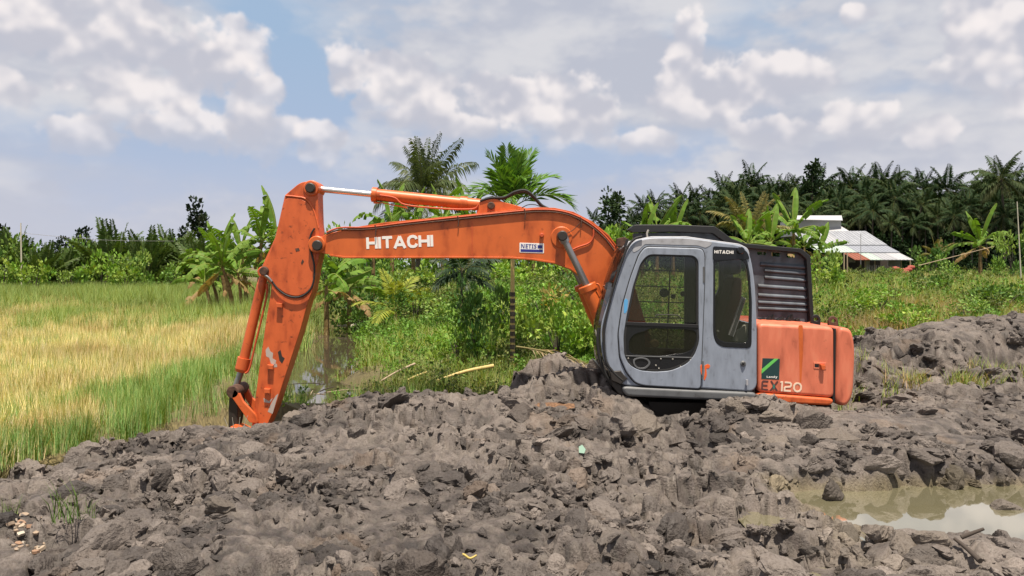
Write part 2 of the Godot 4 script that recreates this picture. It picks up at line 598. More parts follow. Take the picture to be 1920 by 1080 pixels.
func sky_color(u: float, e: float, _du: float) -> Color:
	# u: azimuth * 1500 (0 = ahead), e: elevation * 1500
	var t := e / 1500.0
	var air := Color(0.42, 0.475, 0.63).lerp(Color(0.32, 0.44, 0.605), clampf(t / 0.28, 0.0, 1.0))
	air = air.lerp(Color(0.20, 0.31, 0.52), clampf((t - 0.3) / 1.2, 0.0, 1.0))
	var gap := 0.0
	if absf(u) < 1150.0 and e < 700.0:
		for k in GAPS:
			var x: float = (u - k[0]) / k[2]
			var y: float = (e - k[1]) / k[3]
			var q := x * x + y * y
			if q < 5.0:
				gap += k[4] * exp(-q * 0.8)
	var wx := sn3.get_noise_2d(u * 0.9, e * 1.6)
	# the veil: wide soft sheets, greyer in their thick parts
	var v1 := sn1.get_noise_2d(u * 0.25 + wx * 20.0, e * 0.8 + 300.0)
	var va := smoothstep(-0.55, 0.15, v1 + 0.12 * smoothstep(150.0, 480.0, e) - gap * 0.75 + 0.15 * wx)
	var vt := sn1.get_noise_2d(u * 0.42 - 900.0, e * 1.5 + wx * 12.0) + 0.35 * wx
	var vc := Color(0.475, 0.485, 0.55).lerp(Color(0.65, 0.635, 0.65), smoothstep(-0.35, 0.4, vt))
	var c := air.lerp(vc, va * 0.88)
	c = c.lerp(Color(0.505, 0.525, 0.615), 0.7 * (1.0 - smoothstep(30.0, 250.0, e)))
	# heaped clouds, the high ones nearer and in front
	var n := sn2.get_noise_2d(u, e * 1.1)
	var shade := sn4.get_noise_2d(u, e * 1.1) - sn4.get_noise_2d(u + 10.0, e * 1.1 + 28.0)
	var fine := sn3.get_noise_2d(u * 2.2, e * 2.4)
	for k in heaps_at[clampi(int((u + 4712.4) / 98.17), 0, 95)]:
		var x: float = (u - k[0]) / (k[2] * 1.1)
		var y: float = (e - k[1]) / (k[3] * 1.08)
		var q := x * x + (y * y if y > 0.0 else y * y * 0.55)
		if q > 3.2:
			continue
		var dens := 0.66 - 0.56 * q + n * 0.62 + fine * 0.12
		var al := smoothstep(-0.06, 0.32, dens) * (0.55 + 0.45 * smoothstep(-1.4, -0.1, y))
		if al <= 0.0:
			continue
		var lit := clampf((0.36 + 0.30 * y + shade * 0.9 + fine * 0.14 + dens * 0.14) * (0.45 + 0.7 * float(k[4])), 0.0, 1.0)
		var cc := Color(0.495, 0.50, 0.565).lerp(Color(0.84, 0.785, 0.775), lit * lit * (3.0 - 2.0 * lit))
		var far := 1.0 - smoothstep(60.0, 340.0, e)
		c = c.lerp(cc.lerp(c, far * 0.35), al * 0.86)
	return c


func sky_row(r: int) -> void:
	# rows 0..450 count up from the horizon to 40 degrees; above that a coarser sheet of 128 rows
	var full := r < SKY_LOW
	var w := SKY_W if full else 1024
	var row := PackedFloat32Array()
	row.resize(w * 3)
	var share := float(SKY_LOW) / SKY_H
	var el := (float(r) + 0.5) / SKY_H * PI if full else (share + (float(r - SKY_LOW) + 0.5) / 128.0 * (0.5 - share)) * PI
	for x in w:
		var a := (float(x) + 0.5) / w * TAU
		if a > PI:
			a -= TAU
		var u := a * 1500.0
		var c := sky_color(u, el * 1500.0, u)
		var seam := smoothstep(PI - 0.35, PI, absf(a))
		if seam > 0.0 and a > 0.0:
			c = c.lerp(sky_color(-u, el * 1500.0, u), seam)
		row[x * 3] = c.r
		row[x * 3 + 1] = c.g
		row[x * 3 + 2] = c.b
	sky_img_rows[r] = row


func make_sky() -> Image:
	sn1.seed = 5
	sn1.frequency = 0.0042
	sn1.fractal_octaves = 5
	sn2.seed = 23
	sn2.frequency = 0.0115
	sn2.fractal_octaves = 6
	sn2.fractal_gain = 0.55
	sn4.seed = 31
	sn4.frequency = 0.0095
	sn4.fractal_octaves = 3
	sn3.seed = 8
	sn3.frequency = 0.012
	sn3.fractal_octaves = 4
	list_clouds()
	sky_img_rows.resize(SKY_LOW + 128)
	var g := WorkerThreadPool.add_group_task(sky_row, SKY_LOW + 128)
	WorkerThreadPool.wait_for_group_task_completion(g)
	var low := PackedFloat32Array()
	for r in SKY_LOW:
		low.append_array(sky_img_rows[SKY_LOW - 1 - r])
	var high := PackedFloat32Array()
	for r in 128:
		high.append_array(sky_img_rows[SKY_LOW + 127 - r])
	sky_img_rows.clear()
	var im_low := Image.create_from_data(SKY_W, SKY_LOW, false, Image.FORMAT_RGBF, low.to_byte_array())
	var im_high := Image.create_from_data(1024, 128, false, Image.FORMAT_RGBF, high.to_byte_array())
	im_high.resize(SKY_W, SKY_H / 2 - SKY_LOW, Image.INTERPOLATE_BILINEAR)
	var img := Image.create_empty(SKY_W, SKY_H, false, Image.FORMAT_RGBF)
	img.fill(Color(0.16, 0.17, 0.10))
	img.blit_rect(im_high, Rect2i(0, 0, SKY_W, SKY_H / 2 - SKY_LOW), Vector2i.ZERO)
	img.blit_rect(im_low, Rect2i(0, 0, SKY_W, SKY_LOW), Vector2i(0, SKY_H / 2 - SKY_LOW))
	return img


# ---------------------------------------------------------------- terrain
func ditch_x(d: float) -> float:
	return -3.5 - 0.165 * (d - 14.0)


func ground_h(x: float, d: float) -> float:
	var cx := ditch_x(clampf(d, 11.0, 40.0))
	var r := sm(0.6, 5.0, x - cx)
	var h := 0.8 * r * sm(11.0, 24.0, d) + 0.3 * sm(28.0, 55.0, d) * sm(4.0, 16.0, x)
	h += 0.22 * sm(0.7, 1.6, cx - x) * (1.0 - sm(2.2, 4.5, cx - x)) * sm(14.0, 18.0, d)
	h -= 0.62 * (1.0 - sm(0.5, 1.45, absf(x - cx + 0.2 * sin(d * 0.9) + 0.9 * n_mid.get_noise_2d(d * 0.9, 5.0 if x > cx else 60.0)))) * sm(11.2, 13.0, d) * (1.0 - sm(29.0, 32.0, d))
	h += n_big.get_noise_2d(x * 3.0, d * 3.0) * 0.10 * sm(8.0, 14.0, d)
	return h


const EDGE := [-12.0, 6.2, -6.5, 7.0, -4.86, 7.65, -4.26, 8.9, -3.7, 10.6, -2.6, 11.3, -1.5, 10.7, -0.3, 10.8, 0.2, 12.2, 1.0, 13.0, 3.0, 13.6, 5.2, 13.6, 7.0, 15.0, 9.0, 15.8, 13.0, 17.0]


func mud_edge(x: float) -> float:
	var i := 0
	while i < EDGE.size() - 4 and x > EDGE[i + 2]:
		i += 2
	return lerpf(EDGE[i + 1], EDGE[i + 3], clampf((x - EDGE[i]) / (EDGE[i + 2] - EDGE[i]), 0.0, 1.0)) + n_mid.get_noise_1d(x * 6.0) * 0.25


# heights of the churned mud: x, distance, height, reach
const HEAPS := [
	-8.0, 6.0, 0.0, 1.2, -6.0, 4.0, 0.06, 1.2, -5.0, 7.6, -0.03, 0.7, -4.26, 8.4, -0.05, 0.6, -3.35, 9.3, -0.02, 0.5, -3.0, 9.7, -0.10, 0.3, -2.85, 9.6, 0.0, 0.25, -2.5, 9.6, 0.19, 0.35, -1.66, 9.55, 0.30, 0.5, -0.84, 9.6, 0.35, 0.5,
	0.0, 9.6, 0.29, 0.5, 0.58, 9.6, 0.19, 0.45, 0.9, 9.1, 0.22, 0.4, 1.55, 9.0, 0.06, 0.35, 1.95, 9.15, 0.13, 0.25, 2.3, 8.9, 0.27, 0.4, 2.95, 8.9, 0.28, 0.45, 3.6, 9.15, 0.30, 0.35, 4.1, 9.2, 0.26, 0.4, 5.4, 10.4, 0.24, 0.7, 6.8, 10.5, 0.28, 0.7,
	-2.6, 10.6, -0.32, 0.5, -3.1, 10.5, -0.36, 0.6, -1.4, 10.9, -0.05, 0.5, -0.3, 10.8, 0.12, 0.5, 0.35, 10.75, 0.42, 0.35, 0.95, 10.85, 0.47, 0.35, 0.2, 12.2, 0.4, 0.5,
	0.95, 10.2, 0.28, 0.4, 1.4, 10.0, 0.20, 0.35, 1.2, 11.2, 0.45, 0.4, 2.3, 10.5, -0.5, 0.6, 3.4, 10.6, -0.5, 0.8, 4.4, 10.5, -0.1, 0.5, 2.4, 11.7, -0.1, 0.7, 3.6, 11.8, 0.0, 0.7, 2.3, 13.0, 0.3, 0.8,
	5.2, 12.0, 0.62, 0.6, 6.4, 13.0, 0.84, 0.8, 7.5, 13.5, 0.93, 0.8, 8.9, 14.0, 0.98, 0.9, 5.0, 13.4, 0.4, 0.6, 6.4, 14.6, 0.4, 0.8, 8.4, 15.6, 0.4, 1.0, 4.6, 11.2, 0.2, 0.4, 5.8, 11.2, 0.24, 0.6, 7.6, 11.4, 0.3, 0.8,
	-3.0, 6.0, 0.10, 1.0, -1.5, 6.6, 0.12, 0.9, -2.4, 8.0, 0.10, 0.7, -0.5, 8.2, 0.14, 0.7, 0.6, 7.4, 0.10, 0.8, -0.6, 5.6, 0.10, 0.8, 0.9, 5.6, 0.09, 0.7, 1.5, 7.8, 0.08, 0.6, 1.75, 8.35, -0.04, 0.35,
	2.6, 7.9, 0.16, 0.5, 2.2, 7.2, 0.12, 0.3, 3.0, 7.2, 0.20, 0.3, 3.7, 7.3, 0.2, 0.3, 4.4, 7.4, 0.2, 0.4, 5.3, 7.6, 0.18, 0.5, 6.8, 8.6, 0.15, 0.9,
	2.4, 6.4, -0.04, 0.28, 3.0, 6.3, -0.18, 0.35, 3.7, 6.3, -0.25, 0.45, 4.4, 6.3, -0.25, 0.5, 5.4, 6.4, -0.22, 0.45, 2.9, 5.95, -0.14, 0.25, 4.9, 5.7, -0.2, 0.4, 2.0, 6.25, 0.10, 0.3, 2.05, 5.75, 0.09, 0.3, 2.4, 5.45, 0.05, 0.25,
	2.55, 5.15, 0.20, 0.22, 2.95, 5.0, 0.16, 0.22, 3.3, 4.95, 0.10, 0.25, 3.7, 5.0, -0.05, 0.25, 2.6, 4.5, 0.06, 0.5, 4.2, 4.9, -0.1, 0.3, 1.2, 4.4, 0.08, 0.7, -1.5, 4.4, 0.06, 0.9, -3.5, 4.2, 0.06, 0.8, 0, 3.0, 0.0, 0.9, 3, 3, 0, 0.9, -3, 3, 0, 0.9, 12, 10, 0.3, 1.2, 12, 14, 0.9, 1.2, 6.9, 6.4, 0.16, 0.6, 6.6, 5.2, 0.12, 0.6, 8.5, 7.4, 0.15, 0.9,
]
const GX0 := -13.0
const GD0 := 2.0
const GS := 0.1
var gw := 280
var gh := 170
var grid := PackedFloat32Array()


func fill_heaps() -> void:
	grid.resize(gw * gh)
	var wsum := PackedFloat32Array()
	wsum.resize(gw * gh)
	for i in gw * gh:
		wsum[i] = 0.00002
		grid[i] = 0.00002 * 0.05
	for k in range(0, HEAPS.size(), 4):
		var s: float = HEAPS[k + 3] * 0.75
		var reach := s * 4.2
		var x0 := maxi(0, int((HEAPS[k] - reach - GX0) / GS))
		var x1 := mini(gw - 1, int((HEAPS[k] + reach - GX0) / GS))
		var d0 := maxi(0, int((HEAPS[k + 1] - reach - GD0) / GS))
		var d1 := mini(gh - 1, int((HEAPS[k + 1] + reach - GD0) / GS))
		for j in range(d0, d1 + 1):
			var dd: float = GD0 + j * GS - HEAPS[k + 1]
			for i in range(x0, x1 + 1):
				var dx: float = GX0 + i * GS - HEAPS[k]
				var w := exp(-(dx * dx + dd * dd) / (s * s))
				grid[j * gw + i] += w * HEAPS[k + 2]
				wsum[j * gw + i] += w
	for i in gw * gh:
		grid[i] /= wsum[i]


func heap_h(x: float, d: float) -> float:
	var fx := clampf((x - GX0) / GS, 0.0, gw - 1.001)
	var fd := clampf((d - GD0) / GS, 0.0, gh - 1.001)
	var i := int(fx)
	var j := int(fd)
	fx -= i
	fd -= j
	var o := j * gw + i
	return lerpf(lerpf(grid[o], grid[o + 1], fx), lerpf(grid[o + gw], grid[o + gw + 1], fx), fd)


# clods and slabs: cells with a height and a tilt of their own
const VT := 64
var vjx := PackedFloat32Array()
var vjz := PackedFloat32Array()
var vtx := PackedFloat32Array()
var vtz := PackedFloat32Array()
var vhh := PackedFloat32Array()
var vo_edge := 0.0
var vo_h := 0.0
var vo_tone := 0.0


func fill_cells() -> void:
	var r := RandomNumberGenerator.new()
	r.seed = 77
	for i in VT * VT:
		vjx.append(r.randf_range(0.05, 0.95))
		vjz.append(r.randf_range(0.05, 0.95))
		vtx.append(r.randfn(0.0, 0.30))
		vtz.append(r.randfn(0.0, 0.30))
		vhh.append(r.randfn(0.0, 1.0))


func cells(x: float, z: float, size: float, shift: int) -> void:
	var px := x / size
	var pz := z / size
	var ix := int(floor(px))
	var iz := int(floor(pz))
	var f1 := 9.0
	var f2 := 9.0
	var best := 0
	var bx := 0.0
	var bz := 0.0
	for j in range(-1, 2):
		for i in range(-1, 2):
			var id := ((iz + j + shift) & 63) * VT + ((ix + i + shift * 3) & 63)
			var dx := ix + i + vjx[id] - px
			var dz := iz + j + vjz[id] - pz
			var q := dx * dx + dz * dz
			if q < f1:
				f2 = f1
				f1 = q
				best = id
				bx = dx
				bz = dz
			elif q < f2:
				f2 = q
	vo_edge = sqrt(f2) - sqrt(f1)
	vo_h = vhh[best] * 0.22 - (vtx[best] * bx + vtz[best] * bz)
	vo_tone = vhh[best]


func mud_pos(x: float, d: float) -> Vector3:
	# the point of the mud's surface over (x, d): lumps lean over a little, so it may shift sideways
	var wx := n_warp.get_noise_2d(x * 2.2, d * 2.2)
	var wd := n_warp.get_noise_2d(x * 2.2 + 90.0, d * 2.2 + 40.0)
	var h := heap_h(x, d)
	var rough := clampf(0.95 + n_big.get_noise_2d(x * 8.0 + 50.0, d * 8.0) * 1.9, 0.15, 1.6)
	h += n_mid.get_noise_2d(x * 0.9, d * 0.9) * 0.08 + n_mid.get_noise_2d(x * 0.42 + 20.0, d * 0.42) * 0.09
	# slabs, wider than they are deep, each with its own tilt
	var fx := x + wx * 0.13
	var fd := d + wd * 0.13
	cells(fx * 0.62 + fd * 0.2, fd - fx * 0.2, 0.40, 0)
	var e1 := vo_edge
	var t1 := vo_tone
	h += (vo_h * 0.40 * 0.40 * (0.25 + 0.75 * sm(0.0, 0.25, e1)) - 0.055 * (1.0 - sm(0.0, 0.16, e1))) * rough
	h -= 0.026 * (1.0 - sm(0.0, 0.065, e1))
	# lumps: rounded on top, undercut at the joints
	cells(fx * 0.8 + wd * 0.08, fd - wx * 0.08, 0.15, 9)
	h += (vo_h * 0.15 * 0.5 * sm(0.0, 0.22, vo_edge) + 0.022 * sqrt(minf(1.0, vo_edge * 2.2)) - 0.016) * rough
	var t2 := vo_tone
	var e2 := vo_edge
	cells(fx * 0.85 - wd * 0.05, fd + wx * 0.05, 0.064, 23)
	h += (vo_h * 0.064 * 0.55 * sm(0.0, 0.25, vo_edge) + 0.010 * sqrt(minf(1.0, vo_edge * 2.2)) - 0.007) * minf(1.1, rough)
	h += n_fine.get_noise_2d(x, d) * 0.014 * (0.35 + 0.65 * rough)
	# drag the crests sideways and towards the open side
	var sx := n_warp.get_noise_2d(x * 4.1 + 200.0, d * 4.1) * 0.05 * rough
	var sd := n_warp.get_noise_2d(x * 4.1, d * 4.1 + 300.0) * 0.05 * rough - 0.035 * rough * (sqrt(minf(1.0, e2 * 1.6)) - 0.5)
	mud_tone = t1 * 0.3 + t2 * 0.35 + vo_tone * 0.25
	return Vector3(x + sx, h, d + sd)


var mud_tone := 0.0


func mud_color(x: float, d: float) -> Color:
	var wet := n_big.get_noise_2d(x * 5.0 + 300.0, d * 5.0) * 0.9 + n_mid.get_noise_2d(x * 1.7 + 70.0, d * 1.7) * 0.6
	var t := clampf(0.52 + mud_tone * 0.22 + wet * 0.35 + n_fine.get_noise_2d(x * 0.7 + 30.0, d * 0.7) * 0.35, 0.0, 1.0)
	var c := Color(0.050, 0.043, 0.039).lerp(Color(0.224, 0.194, 0.169), t * t * (3.0 - 2.0 * t))
	var ochre := sm(0.30, 0.55, n_mid.get_noise_2d(x * 1.3 - 40.0, d * 1.3 + 11.0))
	c = c.lerp(Color(0.23, 0.16, 0.105), ochre * 0.3)
	# wet olive margin round the puddle
	var by_water := (1.0 - sm(0.0, 0.11, heap_h(x, d))) * sm(1.6, 2.3, x) * (1.0 - sm(7.2, 7.8, d)) * sm(4.6, 5.2, d)
	return c.lerp(Color(0.20, 0.165, 0.085), by_water * 0.6)


func build_mud() -> void:
	var rows := PackedFloat32Array()
	var d := 2.6
	while d < 17.2:
		rows.append(d)
		d += 0.0105 + 0.0017 * d
	var dx := 0.021
	var x0 := -12.2
	var nx := int(25.6 / dx)
	var v := PackedVector3Array()
	var c := PackedColorArray()
	v.resize(nx * rows.size())
	c.resize(nx * rows.size())
	var live := PackedByteArray()
	live.resize(nx * rows.size())
	var edges := PackedFloat32Array()
	for i in nx:
		edges.append(mud_edge(x0 + i * dx))
	for j in rows.size():
		var dd := rows[j]
		var lim := dd * 0.74 + 2.6
		for i in nx:
			var x := x0 + i * dx
			var k := j * nx + i
			if absf(x) > lim or dd > edges[i] + 0.7:
				continue
			live[k] = 1
			var p := mud_pos(x, dd)
			var over := dd - edges[i]
			if over > -0.5:
				p.y -= 0.9 * pow(sm(-0.5, 0.7, over), 2.0)
			v[k] = Vector3(p.x, p.y, -p.z)
			c[k] = mud_color(x, dd)
	var idx := PackedInt32Array()
	var nrm := PackedVector3Array()
	nrm.resize(v.size())
	for j in rows.size() - 1:
		for i in nx - 1:
			var a := j * nx + i
			if live[a] & live[a + 1] & live[a + nx] & live[a + nx + 1]:
				idx.append_array(PackedInt32Array([a, a + nx, a + 1, a + 1, a + nx, a + nx + 1]))
				var m := (v[a + 1] - v[a]).cross(v[a + nx] - v[a]).normalized()
				nrm[a] += m
				nrm[a + 1] += m
				nrm[a + nx] += m
				nrm[a + nx + 1] += m
	for k in nrm.size():
		nrm[k] = nrm[k].normalized() if nrm[k] != Vector3.ZERO else Vector3.UP
	var arr := []
	arr.resize(Mesh.ARRAY_MAX)
	arr[Mesh.ARRAY_VERTEX] = v
	arr[Mesh.ARRAY_NORMAL] = nrm
	arr[Mesh.ARRAY_COLOR] = c
	arr[Mesh.ARRAY_INDEX] = idx
	var am := ArrayMesh.new()
	am.add_surface_from_arrays(Mesh.PRIMITIVE_TRIANGLES, arr)
	am.surface_set_material(0, M.mud)
	struct(part("mud_ground", am, self))


func axis_steps(a: float, b: float, fine0: float, fine1: float, step: float, growth: float) -> PackedFloat32Array:
	var o := PackedFloat32Array()
	var x := fine0
	var s := step
	while x > a:
		s *= growth
		x -= s
		o.append(maxf(x, a))
	o.reverse()
	x = fine0
	while x <= fine1:
		o.append(x)
		x += step
	s = step
	while o[o.size() - 1] < b:
		s *= growth
		o.append(minf(o[o.size() - 1] + s, b))
	return o


func build_ground() -> void:
	var xs := axis_steps(-900.0, 900.0, -22.0, 30.0, 0.4, 1.25)
	var ds := axis_steps(-300.0, 1500.0, 2.0, 50.0, 0.4, 1.25)
	var v := PackedVector3Array()
	var c := PackedColorArray()
	var nrm := PackedVector3Array()
	var nx := xs.size()
	for d in ds:
		for x in xs:
			var h := ground_h(x, d)
			var under := (1.0 - sm(-0.4, 0.15, d - mud_edge(x))) * (1.0 - sm(11.5, 14.0, absf(x - 0.5)))
			h -= 1.1 * under
			v.append(Vector3(x, h, -d))
			var right := sm(0.0, 3.0, x - ditch_x(d))
			var t := n_mid.get_noise_2d(x * 0.5, d * 0.5) * 0.5 + 0.5
			c.append(Color(0.20, 0.16, 0.07).lerp(Color(0.05, 0.075, 0.02), clampf(right * 0.8 + (t - 0.5) * 0.5, 0.0, 1.0)))
			var g := 0.3
			nrm.append(Vector3(ground_h(x - g, d) - ground_h(x + g, d), 2.0 * g, ground_h(x, d + g) - ground_h(x, d - g)).normalized())
	var idx := PackedInt32Array()
	for j in ds.size() - 1:
		for i in nx - 1:
			var a := j * nx + i
			idx.append_array(PackedInt32Array([a, a + nx, a + 1, a + 1, a + nx, a + nx + 1]))
	var arr := []
	arr.resize(Mesh.ARRAY_MAX)
	arr[Mesh.ARRAY_VERTEX] = v
	arr[Mesh.ARRAY_NORMAL] = nrm
	arr[Mesh.ARRAY_COLOR] = c
	arr[Mesh.ARRAY_INDEX] = idx
	var am := ArrayMesh.new()
	am.add_surface_from_arrays(Mesh.PRIMITIVE_TRIANGLES, arr)
	am.surface_set_material(0, M.soil)
	struct(part("ground", am, self))
	# standing water: the ditch beyond the bucket and the puddle in the mud
	var b := MB.new()
	for k in 12:
		var d0 := 12.0 + k * 1.6
		var d1 := d0 + 1.6
		b.fquad(Vector3(ditch_x(d0) - 2.2, -0.30, -d0), Vector3(ditch_x(d0) + 2.2, -0.30, -d0), Vector3(ditch_x(d1) + 2.2, -0.30, -d1), Vector3(ditch_x(d1) - 2.2, -0.30, -d1), Vector3.UP)
	struct(part("ditch_water", b.mesh(M.ditch_water), self))
	b = MB.new()
	b.fquad(Vector3(1.7, 0.0, -4.6), Vector3(7.4, 0.0, -4.6), Vector3(7.4, 0.0, -7.4), Vector3(1.7, 0.0, -7.4), Vector3.UP)
	struct(part("puddle_water", b.mesh(M.puddle_water), self))


# ---------------------------------------------------------------- masses of small things
func scatter(called: String, mesh: Mesh, xf: Array, cols: Array) -> void:
	var buf := PackedFloat32Array()
	buf.resize(xf.size() * 16)
	for i in xf.size():
		var t: Transform3D = xf[i]
		var o := i * 16
		for r in 3:
			buf[o + r * 4] = t.basis.x[r]
			buf[o + r * 4 + 1] = t.basis.y[r]
			buf[o + r * 4 + 2] = t.basis.z[r]
			buf[o + r * 4 + 3] = t.origin[r]
		var c: Color = cols[i]
		buf[o + 12] = c.r
		buf[o + 13] = c.g
		buf[o + 14] = c.b
		buf[o + 15] = 1.0
	var mm := MultiMesh.new()
	mm.transform_format = MultiMesh.TRANSFORM_3D
	mm.use_colors = true
	mm.mesh = mesh
	mm.instance_count = xf.size()
	mm.buffer = buf
	var o := MultiMeshInstance3D.new()
	o.name = numbered(called)
	o.multimesh = mm
	add_child(o)
	struct(o, "stuff")


func pose(p: Vector3, yaw: float, s: float, sy := -1.0, tilt := 0.0) -> Transform3D:
	var b := Basis(Vector3.UP, yaw) * Basis(Vector3.RIGHT, tilt)
	return Transform3D(b.scaled_local(Vector3(s, s if sy < 0.0 else sy, s)), p)


func clod_mesh(sd: int, flat := 0.7, cuts := 11, rough := 0.10) -> ArrayMesh:
	# a lump of clay cut by flat faces, its skin crumbled a little
	var r := RandomNumberGenerator.new()
	r.seed = sd
	var planes: Array = []
	for i in cuts:
		planes.append([Vector3(r.randfn(), r.randfn() * 0.9, r.randfn()).normalized(), r.randf_range(0.55, 0.95)])
	var s := SphereMesh.new()
	s.radial_segments = 20
	s.rings = 11
	var a := s.get_mesh_arrays()
	var v: PackedVector3Array = a[Mesh.ARRAY_VERTEX]
	var nz := FastNoiseLite.new()
	nz.seed = sd
	nz.frequency = 1.6
	nz.fractal_octaves = 3
	for i in v.size():
		var p := v[i].normalized()
		var rad := 1.15
		for q in planes:
			var dn: float = p.dot(q[0])
			if dn > 0.05:
				rad = minf(rad, q[1] / dn)
		rad *= 1.0 + nz.get_noise_3dv(p * 1.3) * rough * 2.2
		v[i] = Vector3(p.x * rad, p.y * rad * flat, p.z * rad * 0.9)
	var idx: PackedInt32Array = a[Mesh.ARRAY_INDEX]
	var b := MB.new()
	for t in range(0, idx.size(), 3):
		var p0 := v[idx[t]]
		var p1 := v[idx[t + 1]]
		var p2 := v[idx[t + 2]]
		if (p1 - p0).cross(p2 - p0).length() > 1e-6:
			b.ftri(p0, p1, p2, p0 + p1 + p2)
	return b.mesh(M.mud)


func build_clods() -> void:
	for k in 6:
		var xf := []
		var cols := []
		var m := clod_mesh(100 + k, [0.8, 0.6, 0.9, 0.5, 0.7, 0.45][k], [9, 12, 8, 14, 10, 9][k], [0.10, 0.16, 0.07, 0.14, 0.2, 0.08][k])
		for i in 6200:
			var d := 3.4 + 13.0 * pow(rng.randf(), 1.25)
			var x := rng.randf_range(-0.74, 0.74) * d
			var many := n_mid.get_noise_2d(x * 0.7, d * 0.7)
			if d > mud_edge(x) - 0.1 or rng.randf() > 0.42 + many * 1.5 + (0.6 if x > 2.0 and d > 6.6 and d < 7.5 else 0.0):
				continue
			if x > 1.3 and x < 4.6 and d > 9.4 and d < 12.0:
				continue
			var p := mud_pos(x, d)
			var s := 0.010 + 0.03 * pow(rng.randf(), 2.0)
			if i % 45 == 0 and (k == 2 or k == 5 or i % 180 == 0):
				s = rng.randf_range(0.09, 0.18)
			elif i % 9 == 0:
				s = rng.randf_range(0.035, 0.10) * (1.0 + maxf(0.0, many) * 1.2)
			elif i % 9 < 3:
				s = rng.randf_range(0.025, 0.055)
			if p.y < 0.02 and x > 2.2 and d > 5.2 and d < 7.0:
				continue
			var bs := Basis.from_euler(Vector3(rng.randfn(0.0, 0.45), rng.randf() * TAU, rng.randfn(0.0, 0.35))).scaled_local(Vector3(rng.randf_range(0.85, 1.5), 1.0, 1.0) * s)
			xf.append(Transform3D(bs, Vector3(p.x, p.y - s * rng.randf_range(-0.05, 0.35), -p.z)))
			var c := mud_color(x, d) * clampf(rng.randfn(0.95, 0.2), 0.5, 1.4)
			cols.append(c)
		scatter("mud_clods", m, xf, cols)


# ---------------------------------------------------------------- plants
func vary(c: Color, amount := 0.18) -> Color:
	var k := 1.0 + rng.randfn(0.0, amount)
	return Color(maxf(0.002, c.r * k * (1.0 + rng.randfn(0.0, amount * 0.4))), maxf(0.002, c.g * k), maxf(0.002, c.b * k))


# a feather leaf growing along +x from the origin
func frond_mesh(length: float, lift: float, bend: float, pairs: int, leaflet: float, width: float, sag: float, col: Color, m: Material, stalk := 0.12, spread := 0.9, tip_col := Color(-1, 0, 0), lift_out := 0.12) -> ArrayMesh:
	var b := MB.new()
	var seg := 12
	var pts := PackedVector3Array()
	var dirs := PackedVector3Array()
	var p := Vector3.ZERO
	var ang := lift
	for i in seg + 1:
		var dr := Vector3(cos(ang), sin(ang), 0)
		pts.append(p)
		dirs.append(dr)
		p += dr * length / seg
		ang -= bend / seg * (0.35 + 1.3 * i / seg)
	b.col = col.lerp(Color(0.17, 0.17, 0.05), 0.55)
	b.tube(pts, length * 0.011, length * 0.002, 4, false)
	for k in pairs:
		var t := stalk + (1.0 - stalk) * (k + 0.5) / pairs
		var f := t * seg
		var i := mini(int(f), seg - 1)
		var o := pts[i].lerp(pts[i + 1], f - i)
		var dr := dirs[i]
		var up := Vector3(-dr.y, dr.x, 0)
		var prof := sin(PI * pow(clampf((t - stalk) / (1.0 - stalk), 0.0, 1.0) * 0.86 + 0.14, 0.8))
		for side in [-1.0, 1.0]:
			var ll := leaflet * (0.35 + 0.65 * prof) * rng.randf_range(0.85, 1.1)
			var fwd := lerpf(0.35, 1.1, t) + rng.randfn(0.0, 0.06)
			var out := (Vector3(0, 0, side) * spread + dr * fwd + up * (lift_out + rng.randfn(0.0, 0.10))).normalized()
			var droop := sag * ll * rng.randf_range(0.7, 1.3)
			var mid := o + out * ll * 0.5 + Vector3.DOWN * droop * 0.25
			var tip := o + out * ll + Vector3.DOWN * droop
			var w := dr * width * 0.5 * (0.5 + 0.5 * prof)
			b.col = vary(col if tip_col.r < 0.0 else col.lerp(tip_col, t), 0.13)
			b.ftri(o, mid + w, mid - w, Vector3.UP)
			b.ftri(mid + w, tip, mid - w, Vector3.UP)
	return b.mesh(m)


